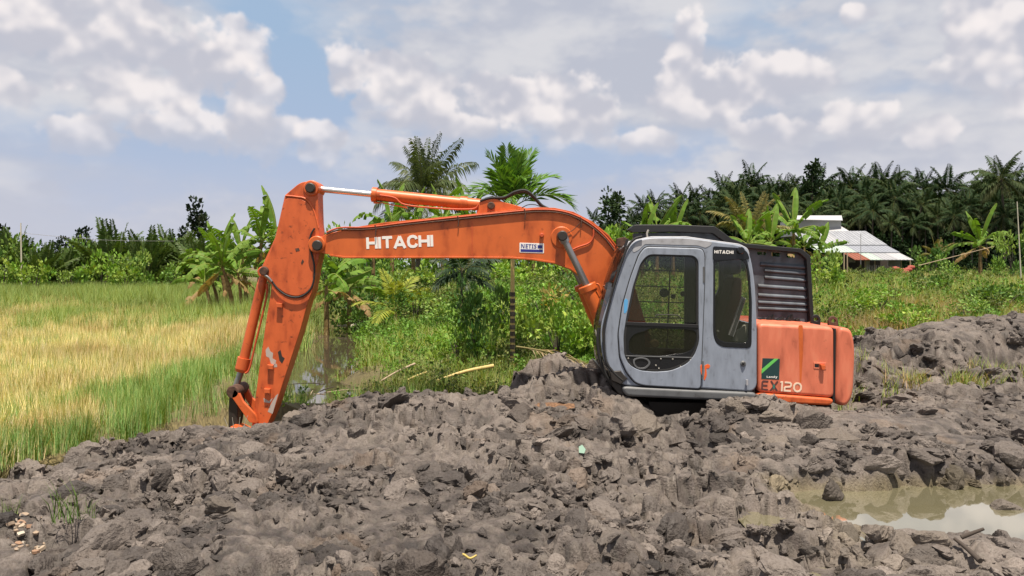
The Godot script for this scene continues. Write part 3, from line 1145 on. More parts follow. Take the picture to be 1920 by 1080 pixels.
# a banana leaf along +x: midrib and a blade torn into strips
func banana_leaf_mesh(length: float, width: float, lift: float, bend: float, tear: float, col: Color) -> ArrayMesh:
	var b := MB.new()
	var seg := 14
	var pts := PackedVector3Array()
	var dirs := PackedVector3Array()
	var p := Vector3.ZERO
	var ang := lift
	for i in seg + 1:
		var dr := Vector3(cos(ang), sin(ang), 0)
		pts.append(p)
		dirs.append(dr)
		p += dr * length / seg
		ang -= bend / seg * (0.2 + 1.6 * i / seg)
	b.col = col.lerp(Color(0.35, 0.38, 0.10), 0.7)
	b.tube(pts, length * 0.014, length * 0.003, 5, false)
	for side in [-1.0, 1.0]:
		var fold := 0.15
		for i in range(2, seg):
			if rng.randf() < tear:
				fold = rng.randf_range(-0.25, 1.0)
			var t0 := float(i - 2) / (seg - 2)
			var t1 := float(i - 1) / (seg - 2)
			var w0 := width * 0.5 * pow(sin(PI * clampf(t0 * 0.93 + 0.05, 0.0, 1.0)), 0.6)
			var w1 := width * 0.5 * pow(sin(PI * clampf(t1 * 0.93 + 0.05, 0.0, 1.0)), 0.6)
			var gap := 0.0 if rng.randf() > tear else rng.randf_range(0.1, 0.35)
			var dr := dirs[i]
			var up := Vector3(-dr.y, dr.x, 0)
			var out0 := (Vector3(0, 0, side) * cos(fold) - up * sin(fold) + dr * 0.22)
			var half := out0 * 0.55 + up * 0.06
			b.col = vary(col, 0.10)
			var a0 := pts[i]
			var a1 := pts[i].lerp(pts[i + 1], 1.0 - gap * 0.3)
			var m0 := a0 + half * w0
			var m1 := a1 + half * w1
			var e0 := a0 + out0 * w0 + Vector3.DOWN * w0 * 0.22
			var e1 := a1.lerp(a0, gap * 0.6) + out0 * w1 + Vector3.DOWN * w1 * 0.22
			b.fquad(a0, a1, m1, m0, Vector3.UP)
			b.fquad(m0, m1, e1, e0, Vector3.UP)
	return b.mesh(M.banana_leaf)


func trunk_mesh(h: float, r0: float, r1: float, lean: Vector2, m: Material, sides := 8) -> ArrayMesh:
	var pts := PackedVector3Array()
	for i in 9:
		var t := i / 8.0
		pts.append(Vector3(lean.x * t * t, h * t, lean.y * t * t))
	var b := MB.new()
	b.tube(pts, r0, r1, sides)
	return b.mesh(m)


var frond_sets := {}


func palm(called: String, h: float, count: int, size: float, set_key: String, trunk_r: float, lean := Vector2.ZERO, top := 80.0, low := -35.0, bark: Material = null) -> Node3D:
	var o := thing(called, Vector3.ZERO)
	part("trunk", trunk_mesh(h + 0.1, trunk_r, trunk_r * 0.62, lean, bark if bark else M.bark, 7), o)
	var fs: Array = frond_sets[set_key]
	for i in count:
		var t := float(i) / maxf(1.0, count - 1)
		var k := clampi(int(t * fs.size()), 0, fs.size() - 1)
		var yaw := i * 2.39996 + rng.randf_range(-0.25, 0.25)
		var s := size * rng.randf_range(0.85, 1.1)
		var bs := Basis(Vector3.UP, yaw) * Basis(Vector3(0, 0, 1), rng.randfn(0.0, 0.09)) * Basis(Vector3.RIGHT, rng.randfn(0.0, 0.2))
		part("frond", fs[k], o, Transform3D(bs.scaled_local(Vector3.ONE * s), Vector3(lean.x, h, lean.y)))
	return o


func make_fronds() -> void:
	var dark := Color(0.030, 0.054, 0.023)
	var grove := []
	for e in [[1.35, 0.7], [1.0, 1.2], [0.7, 1.5], [0.4, 1.5], [0.0, 1.2], [-0.4, 0.9], [-0.8, 0.5]]:
		grove.append(frond_mesh(3.5, e[0], e[1], 32, 0.85, 0.14, 0.75, dark.lerp(Color(0.04, 0.045, 0.018), maxf(0.0, -e[0])), M.leaf_far, 0.14))
	frond_sets.grove = grove
	var grove2 := []
	for e in [[1.3, 0.8], [0.95, 1.3], [0.6, 1.6], [0.25, 1.4], [-0.2, 1.1], [-0.7, 0.6]]:
		grove2.append(frond_mesh(3.4, e[0], e[1], 32, 0.82, 0.14, 0.8, Color(0.048, 0.074, 0.030).lerp(Color(0.06, 0.06, 0.025), maxf(0.0, -e[0])), M.leaf_far, 0.14))
	frond_sets.grove_light = grove2
	var coco := []
	for e in [[1.5, 0.25], [1.3, 0.6], [1.05, 1.2], [0.7, 1.9], [0.4, 2.0], [-0.2, 1.2]]:
		coco.append(frond_mesh(3.4, e[0], e[1], 48, 0.92, 0.10, 0.85, Color(0.085, 0.112, 0.045), M.leaf, 0.14))
	frond_sets.coconut = coco
	var areca := []
	for e in [[1.5, 0.2], [1.32, 0.5], [1.08, 1.0], [0.85, 1.5], [0.6, 1.7]]:
		areca.append(frond_mesh(1.5, e[0], e[1], 26, 0.8, 0.14, 0.3, Color(0.11, 0.22, 0.035), M.leaf, 0.16, 0.5, Color(-1, 0, 0), 0.25))
	frond_sets.areca = areca
	var young := []
	for e in [[1.5, 0.3], [1.2, 0.8], [0.95, 1.1], [0.7, 1.5]]:
		young.append(frond_mesh(2.6, e[0], e[1], 40, 0.6, 0.075, 0.55, Color(0.15, 0.165, 0.045), M.leaf, 0.16, 0.8, Color(0.24, 0.20, 0.07)))
	frond_sets.yellowish = young
	var lime := []
	for e in [[1.4, 0.5], [1.0, 0.9], [0.7, 1.1], [0.35, 1.1]]:
		lime.append(frond_mesh(1.7, e[0], e[1], 26, 0.55, 0.085, 0.3, Color(0.22, 0.27, 0.03), M.leaf, 0.2, 0.7, Color(0.30, 0.32, 0.05)))
	frond_sets.lime = lime
	var nipa := []
	for e in [[1.5, 0.25], [1.35, 0.4], [1.2, 0.6], [1.0, 0.9]]:
		nipa.append(frond_mesh(5.0, e[0], e[1], 38, 1.05, 0.26, 0.4, Color(0.072, 0.116, 0.028), M.leaf, 0.16, 0.7))
	frond_sets.nipa = nipa
	var shade := []
	for e in [[0.9, 1.2], [0.4, 1.4], [-0.2, 1.0]]:
		shade.append(frond_mesh(1.1, e[0], e[1], 24, 0.42, 0.075, 0.5, Color(0.03, 0.055, 0.025), M.leaf, 0.14))
	frond_sets.dark_small = shade


var banana_leaves: Array = []
var banana_dry: Array = []


func make_banana_leaves() -> void:
	var g := Color(0.125, 0.25, 0.03)
	for e in [[1.45, 0.6, 0.25], [1.2, 1.2, 0.5], [1.0, 1.8, 0.6], [0.8, 2.2, 0.65], [0.6, 2.3, 0.75], [0.25, 2.0, 0.8]]:
		banana_leaves.append(banana_leaf_mesh(2.1, 0.46, e[0], e[1], e[2], g.lerp(Color(0.17, 0.24, 0.05), rng.randf() * 0.7)))
	for e in [[-0.2, 1.2], [-0.5, 0.9]]:
		banana_dry.append(banana_leaf_mesh(1.6, 0.35, e[0], e[1], 0.8, Color(0.30, 0.20, 0.09)))


func banana(called: String, h: float, leaves: int, size: float, dry: int, lean := Vector2.ZERO) -> Node3D:
	var o := thing(called, Vector3.ZERO)
	part("stem", trunk_mesh(h, 0.12 * size, 0.06 * size, lean, M.banana_stem, 8), o)
	for i in leaves + dry:
		var is_dry := i >= leaves
		var t := float(i) / maxf(1.0, leaves - 1)
		var src: Array = banana_dry if is_dry else banana_leaves
		var k := rng.randi() % 2 if is_dry else clampi(int(t * src.size()), 0, src.size() - 1)
		var bs := Basis(Vector3.UP, i * 2.39996 + rng.randf_range(-0.4, 0.4)) * Basis(Vector3.RIGHT, rng.randfn(0.0, 0.5))
		part("dry_leaf" if is_dry else "leaf", src[k], o, Transform3D(bs.scaled_local(Vector3.ONE * size * rng.randf_range(0.8, 1.12)), Vector3(lean.x, h - (0.12 if is_dry else 0.0), lean.y)))
	return o


# leaves through an uneven volume made of several clumps
func foliage_mesh(radius: Vector3, clumps: int, leaves: int, leaf: float, cols: Array, m: Material, upward := 0.3) -> ArrayMesh:
	var b := MB.new()
	var cs := []
	for i in clumps:
		var a := rng.randf() * TAU
		var y := rng.randf_range(0.12, 1.0)
		var rr := sqrt(maxf(0.0, 1.0 - pow(y * 1.3 - 0.55, 2.0))) * rng.randf_range(0.35, 0.95)
		cs.append([Vector3(cos(a) * rr * radius.x, y * radius.y, sin(a) * rr * radius.z), rng.randf_range(0.22, 0.45), cols[rng.randi() % cols.size()]])
	for i in leaves:
		var c: Array = cs[rng.randi() % cs.size()]
		var dr := Vector3(rng.randfn(), rng.randfn(), rng.randfn()).normalized()
		var p: Vector3 = c[0] + dr * Vector3(radius.x, radius.y * 0.7, radius.z) * float(c[1]) * pow(rng.randf(), 0.45)
		p.y = maxf(p.y, 0.02)
		var out := (dr + Vector3(0, upward, 0) + Vector3(rng.randfn(), rng.randfn(), rng.randfn()) * 0.4).normalized()
		var sd := out.cross(Vector3(rng.randfn(), rng.randfn() + 0.8, rng.randfn())).normalized()
		var l := leaf * rng.randf_range(0.4, 1.45)
		var n := out.cross(sd)
		b.col = vary(c[2], 0.2)
		var mid := p + out * l * 0.5 + n * l * 0.08
		b.ftri(p, mid + sd * l * 0.34, p + out * l, n)
		b.ftri(p, p + out * l, mid - sd * l * 0.34, n)
	return b.mesh(m)


func stems_mesh(radius: Vector3, count: int, thick: float, m: Material) -> ArrayMesh:
	var b := MB.new()
	for i in count:
		var a := rng.randf() * TAU
		var e := Vector3(cos(a) * radius.x * 0.6 * rng.randf(), radius.y * rng.randf_range(0.5, 0.95), sin(a) * radius.z * 0.6 * rng.randf())
		b.tube(PackedVector3Array([Vector3(e.x * 0.15, -0.1, e.z * 0.15), Vector3(e.x * 0.4, e.y * 0.5, e.z * 0.5), e]), thick, thick * 0.35, 5, false)
	return b.mesh(m)


func grass_mesh(blades: int, h: float, w: float, spread: float, lean: float, cols: Array, seeds := 0.0) -> ArrayMesh:
	var b := MB.new()
	for i in blades:
		var a := rng.randf() * TAU
		var p := Vector3(cos(a), 0, sin(a)) * spread * sqrt(rng.randf())
		var az := rng.randf() * TAU
		var out := Vector3(cos(az), 0, sin(az))
		var hh := h * rng.randf_range(0.55, 1.1)
		var ln := lean * rng.randf_range(0.2, 1.3) * hh
		var sd := Vector3(-out.z, 0, out.x).rotated(Vector3.UP, rng.randf_range(-0.8, 0.8)) * w * 0.5
		var q := p + Vector3(0, hh * 0.55, 0) + out * ln * 0.3
		var e := p + Vector3(0, hh, 0) + out * ln
		b.col = vary(cols[rng.randi() % cols.size()], 0.16)
		var nn := (Vector3.UP * 0.9 + out * 0.5).normalized()
		b.quad(p - sd, p + sd, q + sd * 0.8, q - sd * 0.8, nn, nn, nn, nn)
		b.tri(q - sd * 0.8, q + sd * 0.8, e, nn, nn, nn)
		if rng.randf() < seeds:
			b.col = Color(0.42, 0.31, 0.11)
			b.ftri(e, e + out * hh * 0.16 + Vector3(0, -hh * 0.02, 0) + sd * 2.0, e + out * hh * 0.2 + Vector3(0, -hh * 0.12, 0), Vector3.UP)
	return b.mesh(M.grass)


func herb_mesh(h: float, spread: float, leaves: int, leaf: float, cols: Array) -> ArrayMesh:
	return foliage_mesh(Vector3(spread, h, spread), 4, leaves, leaf, cols, M.leaf, 0.5)


func on_ground(px: float, d: float) -> Vector3:
	var x := (px - PCX) / FOC * d
	return Vector3(x, ground_h(x, d), -d)


func build_fields() -> void:
	var straw := grass_mesh(30, 0.44, 0.0075, 0.18, 0.3, [Color(0.694, 0.560, 0.309), Color(0.605, 0.515, 0.255), Color(0.493, 0.470, 0.200), Color(0.762, 0.627, 0.436), Color(0.336, 0.403, 0.146)], 0.0)
	var straw2 := grass_mesh(28, 0.38, 0.008, 0.18, 0.5, [Color(0.672, 0.560, 0.345), Color(0.560, 0.493, 0.255), Color(0.448, 0.448, 0.200), Color(0.717, 0.616, 0.473)], 0.0)
	var green := grass_mesh(34, 0.43, 0.0062, 0.17, 0.4, [Color(0.15, 0.275, 0.075), Color(0.125, 0.24, 0.07), Color(0.19, 0.31, 0.08), Color(0.16, 0.28, 0.09), Color(0.34, 0.37, 0.14)])
	var fuzz := grass_mesh(24, 0.8, 0.012, 0.2, 0.45, [Color(0.21, 0.28, 0.085), Color(0.27, 0.32, 0.11), Color(0.16, 0.24, 0.07)])
	var lists := {"rice_straw": [straw, [], []], "rice_straw_b": [straw2, [], []], "green_grass": [green, [], []], "tall_grass": [fuzz, [], []]}
	# the rice field left of the ditch
	var bands := [[6.6, 11.0, 95.0, 0.72], [11.0, 18.0, 60.0, 0.85], [18.0, 30.0, 38.0, 0.95], [30.0, 64.0, 13.0, 1.3]]
	for bd in bands:
		var wide: float = bd[1] * 0.74 + 2.6
		var area: float = wide * (bd[1] - bd[0])
		for i in int(area * bd[2]):
			var d := rng.randf_range(bd[0], bd[1])
			var x := -rng.randf() * wide
			if x < -0.72 * d - 2.4 or d < mud_edge(x) - 0.02:
				continue
			var dx: float = x - ditch_x(d)
			if d > 11.5 and (dx > (0.2 if d < 31.0 else 0.6) or ground_h(x, d) < -0.31):
				continue
			if absf(dx) < 1.5 and d < 16.5 and rng.randf() < 0.8:
				continue
			if d <= 11.5 and (x > -1.0 or (d < 10.75 and x > -3.9)):
				continue
			var q := n_mid.get_noise_2d(x * 0.35, d * 0.22) * 1.0 + n_mid.get_noise_2d(x * 1.2 + 9.0, d * 0.8) * 0.35
			# green along the mud's edge and the ditch, a green sweep in the middle distance, straw between
			var g := (1.0 - sm(0.3, 1.6, d - mud_edge(x))) * 1.1
			g += sm(-1.1, 0.9, x + 5.05 + 0.09 * (d - 9.0) + q * 2.2) * (1.0 - sm(15.0, 18.0, d)) * 1.2
			g += (1.0 - sm(0.8, 2.6, -dx)) * 0.9
			g += sm(28.5, 32.0, d + q * 6.0) * (sm(-0.56, -0.46, x / d + q * 0.06) * 1.0 + 0.2)
			g += sm(38.0, 43.0, d + q * 8.0) * 1.2
			var key := "rice_straw" if rng.randf() < 0.6 else "rice_straw_b"
			if g + q * 1.1 > 0.5 + rng.randfn(0.0, 0.3):
				key = "green_grass" if d < 20.0 or rng.randf() < 0.3 else "tall_grass"
			var s: float = bd[3] * rng.randf_range(0.75, 1.2)
			lists[key][1].append(pose(Vector3(x, ground_h(x, d) - 0.03, -d), rng.randf() * TAU, s, (0.55 + 0.45 * bd[3]) * rng.randf_range(0.7, 1.15), rng.randfn(0.0, 0.12)))
			var tone := clampf(1.0 + q * 0.5 + rng.randfn(0.0, 0.07), 0.5, 1.4)
			# flattened, browner swathes among the straw
			var brown := sm(0.12, 0.34, n_mid.get_noise_2d(x * 0.55 + 140.0, d * 0.8 + 60.0)) * (1.0 if key.begins_with("rice") else 0.3)
			lists[key][2].append(Color(tone, tone, tone * 0.97).lerp(Color(0.62, 0.50, 0.42), brown * 0.75))
	for key in lists:
		scatter(key.trim_suffix("_b"), lists[key][0], lists[key][1], lists[key][2])
	# the overgrown bank right of the ditch
	var weeds := grass_mesh(20, 0.55, 0.014, 0.2, 0.55, [Color(0.19, 0.28, 0.06), Color(0.26, 0.32, 0.09), Color(0.14, 0.24, 0.05), Color(0.34, 0.33, 0.13)])
	var dry := grass_mesh(20, 0.5, 0.014, 0.24, 0.9, [Color(0.36, 0.26, 0.15), Color(0.42, 0.31, 0.18), Color(0.25, 0.22, 0.09)])
	var herb := herb_mesh(0.45, 0.32, 95, 0.062, [Color(0.17, 0.29, 0.04), Color(0.13, 0.245, 0.04), Color(0.24, 0.35, 0.06)])
	var herb2 := herb_mesh(0.6, 0.36, 80, 0.07, [Color(0.075, 0.14, 0.028), Color(0.11, 0.18, 0.035), Color(0.17, 0.20, 0.06)])
	var sets := {"weed_grass": [weeds, [], []], "dry_grass": [dry, [], []], "bank_herbs": [herb, [], []], "bank_herbs_b": [herb2, [], []]}
	for bd in [[10.9, 16.0, 52.0, 0.62], [16.0, 24.0, 34.0, 0.85], [24.0, 36.0, 19.0, 1.2], [36.0, 62.0, 9.0, 1.05]]:
		var x0: float = ditch_x(bd[1]) - 0.2
		var wide: float = bd[1] * 0.76 + 2.4 - x0
		for i in int(wide * (bd[1] - bd[0]) * bd[2]):
			var d := rng.randf_range(bd[0], bd[1])
			var x := x0 + rng.randf() * wide
			if x > 0.74 * d + 2.4 or x - ditch_x(d) < 0.0 or ground_h(x, d) < -0.30 or d < mud_edge(x) - 0.05 or (x - ditch_x(d) < 1.4 and d < 15.5 and rng.randf() < 0.7):
				continue
			var q := n_mid.get_noise_2d(x * 0.4 + 77.0, d * 0.3) + 0.5 * n_mid.get_noise_2d(x * 1.4, d * 1.1)
			var key := "bank_herbs" if q > -0.02 else "weed_grass"
			if q < -0.14 and rng.randf() < 0.5:
				key = "bank_herbs_b"
			if x < -0.2 and d < 19.0 and rng.randf() < 0.65:
				key = "weed_grass"
			if x > 3.5 and d > 14.0 and rng.randf() < 0.35 + 0.3 * sm(18.0, 26.0, d):
				key = "weed_grass"
			var bare := maxf(1.0 - Vector2((x - 8.3) / 2.0, (d - 18.0) / 2.2).length(), maxf(1.0 - Vector2((x - 11.5) / 1.6, (d - 20.5) / 2.2).length(), 1.0 - Vector2((x - 24.0) / 3.5, (d - 40.0) / 5.0).length()))
			if bare + q * 0.7 > 0.25 and rng.randf() < 0.8:
				key = "dry_grass"
			elif x > 3.5 and rng.randf() < 0.10:
				key = "dry_grass"
			var s: float = bd[3] * rng.randf_range(0.7, 1.25)
			sets[key][1].append(pose(Vector3(x, ground_h(x, d) - 0.05, -d), rng.randf() * TAU, s, s * rng.randf_range(0.6, 1.15)))
			var tone := clampf(1.0 + q * 0.5 + rng.randfn(0.0, 0.13), 0.5, 1.5)
			sets[key][2].append(Color(tone, tone, tone))
	# grass that found a hold in the mud behind the machine, right of it
	for i in 130:
		var x := rng.randf_range(3.9, 9.0)
		var d := 10.9 + rng.randfn(0.0, 0.35) + 0.1 * (x - 4.0)
		if rng.randf() > 0.75 + n_mid.get_noise_2d(x * 3.0, d):
			continue
		var p := mud_pos(x, d)
		sets[("dry_grass" if rng.randf() < 0.3 else "weed_grass")][1].append(pose(Vector3(p.x, p.y - 0.03, -p.z), rng.randf() * TAU, rng.randf_range(0.35, 0.7)))
		sets.dry_grass[2].resize(sets.dry_grass[1].size())
		sets.weed_grass[2].resize(sets.weed_grass[1].size())
	for key in sets:
		for i in sets[key][2].size():
			if sets[key][2][i] == null:
				sets[key][2][i] = Color(1.1, 1.1, 1.05)
		scatter(key.trim_suffix("_b"), sets[key][0], sets[key][1], sets[key][2])


# ---------------------------------------------------------------- the excavator
const BASE := Vector3(2.4, -0.5, -10.75)


func nb() -> MB:
	var b := MB.new()
	b.off = BASE
	return b


func plate(pts: PackedVector2Array, near: float, far: float, m: Material, called: String, parent: Node, bev := 0.008, holes: Array = [], smooth := false) -> MeshInstance3D:
	var b := nb()
	b.prism(pts, -far, -near, bev, holes, smooth)
	return part(called, b.mesh(m), parent)


func pipe(pts: Array, d: float, r: float, m: Material, called: String, parent: Node, sub := 5) -> MeshInstance3D:
	var path := PackedVector3Array()
	for i in range(0, pts.size(), 2):
		path.append(at(pts[i], pts[i + 1], d))
	var b := nb()
	b.tube(smooth_path(path, sub), r, r, 8)
	return part(called, b.mesh(m), parent)


func disc(px: float, py: float, near: float, far: float, r: float, m: Material, called: String, parent: Node, dref := -1.0) -> MeshInstance3D:
	var c := at(px, py, near if dref < 0.0 else dref)
	var b := nb()
	var bv := minf(0.012, r * 0.25)
	var ln := far - near
	b.lathe(Vector3(c.x, c.y, -far), Vector3(c.x, c.y, -near), [[0.0, 0.0], [0.0, r], [1.0 - bv / ln, r], [1.0, r - bv], [1.0, 0.0]], 22)
	return part(called, b.mesh(m), parent)


func lettering(text: String, x0: float, y0: float, x1: float, y1: float, d: float, slope: float, m: Material, parent: Node, heavy := true) -> void:
	var f := SystemFont.new()
	f.font_names = PackedStringArray(["Droid Sans"])
	f.font_weight = 700 if heavy else 400
	var t := TextMesh.new()
	t.font = f
	t.text = text
	t.font_size = 48
	t.pixel_size = 0.01
	t.depth = 0.02
	t.curve_step = 1.0
	t.material = m
	var bb := t.get_aabb()
	var a := at(x0, y0, d)
	var e := at(x1, y1, d)
	var sx := (e.x - a.x) / bb.size.x
	var sy := (a.y - e.y) / bb.size.y
	var bs := Basis(Vector3(0, 0, 1), slope) * Basis.from_scale(Vector3(sx, sy, 0.15))
	var c := Vector3((a.x + e.x) * 0.5, (a.y + e.y) * 0.5, -d)
	part("lettering", t, parent, Transform3D(bs, c - BASE - bs * Vector3(bb.get_center().x, bb.get_center().y, 0)))


const GLYPHS := {
	"H": [0.86, [[0, 0, 0, 1], [0.86, 0, 0.86, 1], [0, 0.5, 0.86, 0.5]]], "I": [0.0, [[0, 0, 0, 1]]], "T": [0.86, [[0.43, 0, 0.43, 0.93], [-0.08, 0.93, 0.94, 0.93]]],
	"A": [0.98, [[-0.02, -0.05, 0.49, 1.0], [0.49, 1.0, 1.0, -0.05], [0.2, 0.26, 0.78, 0.26]]],
	"C": [0.86, [[0.86, 0.70, 0.80, 0.84, 0.68, 0.92, 0.5, 0.95, 0.28, 0.92, 0.1, 0.78, 0.03, 0.5, 0.1, 0.22, 0.28, 0.08, 0.5, 0.05, 0.68, 0.08, 0.80, 0.16, 0.86, 0.30]]],
	"E": [0.8, [[0.8, 0.92, 0.16, 0.92, 0.05, 0.8, 0.05, 0.2, 0.16, 0.08, 0.8, 0.08], [0.05, 0.5, 0.72, 0.5]]], "X": [0.86, [[0, 0, 0.86, 1], [0, 1, 0.86, 0]]],
	"1": [0.22, [[0.0, 0.93, 0.24, 0.93, 0.24, 0.0]]], "2": [0.85, [[0.0, 0.92, 0.68, 0.92, 0.82, 0.82, 0.82, 0.62, 0.70, 0.5, 0.14, 0.46, 0.03, 0.34, 0.03, 0.08, 0.85, 0.08]]],
	"0": [0.95, [[0.48, 0.93, 0.2, 0.86, 0.04, 0.66, 0.04, 0.34, 0.2, 0.14, 0.48, 0.07, 0.76, 0.14, 0.92, 0.34, 0.92, 0.66, 0.76, 0.86, 0.48, 0.93]]],
}


# raised strokes of a wide bold face; each letter is a piece of its own
func stroked(text: String, x0: float, y0: float, x1: float, y1: float, d: float, slope: float, weight: float, mats: Array, parent: Node, gap := 0.34) -> void:
	var total := -gap
	for ch in text:
		total += float(GLYPHS[ch][0]) + weight + gap
	total = maxf(total, 0.1)
	var a := at(x0, y0, d)
	var e := at(x1, y1, d)
	var h := a.y - e.y
	var sx := (e.x - a.x) / total
	var cur := weight * 0.5
	var k := 0
	for ch in text:
		var polys: Array = []
		var inner: Array = []
		for st in GLYPHS[ch][1]:
			var pl := PackedVector2Array()
			for i in range(0, st.size(), 2):
				pl.append(Vector2((cur + st[i]) * sx, (weight * 0.5 * 0.0 + st[i + 1]) * h))
			for q in Geometry2D.offset_polyline(pl, weight * 0.5 * h, Geometry2D.JOIN_MITER, Geometry2D.END_BUTT):
				if Geometry2D.is_polygon_clockwise(q):
					inner.append(q)
				else:
					polys.append(q)
		var merged: Array = [polys[0]]
		for i in range(1, polys.size()):
			var next: Array = []
			var cur_poly: PackedVector2Array = polys[i]
			for m in merged:
				if Geometry2D.is_polygon_clockwise(m):
					next.append(m)
					continue
				var u := Geometry2D.merge_polygons(m, cur_poly)
				cur_poly = u[0]
				for j in range(1, u.size()):
					if Geometry2D.is_polygon_clockwise(u[j]):
						next.append(u[j])
					else:
						next.append(u[j])
			next.push_front(cur_poly)
			merged = next
		var outlines: Array = []
		var holes: Array = []
		merged.append_array(inner)
		for m in merged:
			var r := PackedVector2Array()
			for q in m:
				var v := Vector2(q.x - (e.x - a.x) * 0.5, q.y - h * 0.5).rotated(slope)
				r.append(v + Vector2((a.x + e.x) * 0.5, (a.y + e.y) * 0.5))
			if Geometry2D.is_polygon_clockwise(m):
				holes.append(r)
			else:
				outlines.append(r)
		for o in outlines.size():
			plate(outlines[o], d - 0.004, d + 0.001, mats[mini(k, mats.size() - 1)], "letter", parent, 0.0006, holes if o == 0 else [])
		cur += float(GLYPHS[ch][0]) + weight + gap
		k += 1


func cylinder(called: String, root: Node, a: Vector3, b2: Vector3, prof: Array, m: Material) -> MeshInstance3D:
	var b := nb()
	b.lathe(a, b2, prof, 22)
	return part(called, b.mesh(m), root)


func build_excavator() -> void:
	var x := thing("excavator", BASE, "weathered orange tracked excavator with a scuffed grey cab, parked in churned mud", "excavator")
	# --- boom
	var bd := 10.55
	var boom_pts := fillet(px2([604, 441, 624, 436, 660, 427, 720, 418, 860, 405, 980, 392, 1010, 390, 1040, 391, 1075, 399, 1110, 417, 1140, 441, 1160, 467, 1182, 510, 1200, 570, 1222, 640, 1214, 680, 1190, 690, 1168, 672, 1150, 632, 1126, 580, 1108, 542, 1092, 518, 1070, 502, 1042, 492, 1000, 486, 960, 483, 860, 482, 700, 482, 645, 482, 620, 478, 596, 473], bd), 0.05, 3)
	var boom := plate(boom_pts, bd, 10.95, M.orange, "boom", x, 0.006, [], true)
	# its top and bottom plates stand a little proud of the webs
	for e in [["top_plate", [640, 430, 720, 417, 860, 404, 980, 391, 1010, 388.5, 1040, 389.5, 1075, 397, 1110, 415, 1140, 439, 1161, 466], 3.4], ["bottom_plate", [1128, 583, 1108, 544, 1092, 520.5, 1070, 505, 1042, 494.5, 1000, 488, 960, 485, 860, 484, 700, 484, 645, 484, 618, 480], 3.2]]:
		var edge: Array = e[1]
		var loop := []
		for i in range(0, edge.size(), 2):
			loop.append_array([edge[i], edge[i + 1]])
		for i in range(edge.size() - 2, -1, -2):
			loop.append_array([edge[i], edge[i + 1] + (e[2] if e[0] == "top_plate" else -e[2])])
		plate(px2(loop, bd - 0.012), bd - 0.012, 10.962, M.orange, e[0], boom, 0.003, [], true)
	stroked("HITACHI", 687, 443, 812, 464.5, bd, 0.038, 0.245, [M.white_paint], boom, 0.085)
	plate(fillet(px2([974, 455, 1020, 456.5, 1020, 475, 974, 473.5], bd), 0.01), bd - 0.004, bd + 0.001, M.white_paint, "sticker", boom, 0.001)
	plate(px2([976, 467, 1018, 468.3, 1018, 473.2, 976, 472], bd), bd - 0.006, bd - 0.003, M.sticker_blue, "sticker_band", boom, 0.0006)
	lettering("NETIS", 977, 457.8, 1006, 465.5, bd - 0.0045, -0.03, M.sticker_blue, boom)
	plate(px2([1008, 459.5, 1017, 459.8, 1017, 466, 1008, 465.7], bd), bd - 0.006, bd - 0.003, M.sticker_blue, "sticker_mark", boom, 0.0006)
	# weld seam, boss round the cylinder pin, small lug
	plate(px2([884.6, 415, 885.8, 415, 885.8, 483, 884.6, 483], bd), bd - 0.003, bd + 0.001, M.orange_dirty, "weld_seam", boom, 0.001)
	disc(1053, 445, bd - 0.014, bd + 0.01, 0.145, M.orange, "boss", boom)
	disc(1055, 442, 10.28, 10.6, 0.066, M.dark_steel, "pin", boom)
	disc(1016, 441, bd - 0.06, bd, 0.028, M.orange_dirty, "lug", boom)
	disc(593, 458, 10.50, 11.0, 0.112, M.orange, "boss", boom)
	disc(594, 460, 10.455, 10.6, 0.068, M.dark_steel, "pin", boom)
	for k in 2:
		pipe([612, 439 - k * 3, 638, 431 - k * 4, 690, 430 - k * 4, 760, 421.5 - k * 4, 860, 411 - k * 4, 980, 399 - k * 4, 1010, 397 - k * 4, 1040, 398 - k * 4, 1072, 405 - k * 4, 1104, 422 - k * 5, 1132, 445 - k * 5, 1152, 470 - k * 6], bd - 0.022 - 0.0 * k, 0.011, M.rust if k == 0 else M.orange_dirty, "hydraulic_pipe", boom)
	for c in [[705, 428], [860, 411], [985, 398], [1090, 413]]:
		pipe([c[0] - 2, c[1] - 6, c[0], c[1] + 2, c[0] - 1, c[1] + 14], bd - 0.03, 0.008, M.rust, "pipe_clamp", boom, 2)
	pipe([1113, 428, 1112, 445, 1104, 456, 1085, 463, 1074, 468], bd - 0.02, 0.012, M.orange_dirty, "hydraulic_hose", boom)
	pipe([1064, 437, 1076, 430, 1088, 417], bd - 0.03, 0.005, M.rust, "hydraulic_hose", boom)
	# ear of the arm cylinder on top of the boom
	var ear := fillet(px2([893, 402, 897, 380, 908, 371, 926, 371, 942, 378, 990, 391, 990, 398], 10.66), 0.03)
	plate(ear, 10.66, 10.84, M.orange, "cylinder_ear", boom, 0.008, [], true)
	disc(921, 386, 10.62, 10.88, 0.052, M.rust, "pin", boom, 10.66)
	# hoses over the top
	for k in 2:
		pipe([900, 377 + k * 3, 920, 371 + k * 2, 945, 370 + k * 2, 965, 360 + k * 3, 985, 357 + k * 3, 1001, 368 + k * 3, 1015, 384 + k * 2, 1028, 391], 10.66 + 0.07 * k, 0.017, M.rubber, "hydraulic_hose", boom)
	pipe([978, 390, 990, 384, 1004, 384, 1016, 389], 10.62, 0.006, M.rubber, "hydraulic_hose", boom)
	# --- arm
	var ad := 10.60
	var arm := plate(fillet(px2([559, 345, 568, 341, 580, 340, 589, 343, 596, 352, 596, 372, 597.5, 421, 602, 464, 597, 486, 590, 515, 586, 545, 577, 568, 563, 620, 516, 763, 500, 800, 492, 826, 474, 826, 472, 800, 484, 705, 499, 600, 510, 535, 492, 516, 491, 500, 497, 486, 516, 445, 527, 397, 534, 366], ad), 0.035), ad, 10.90, M.orange_worn, "arm", x, 0.008, [], true)
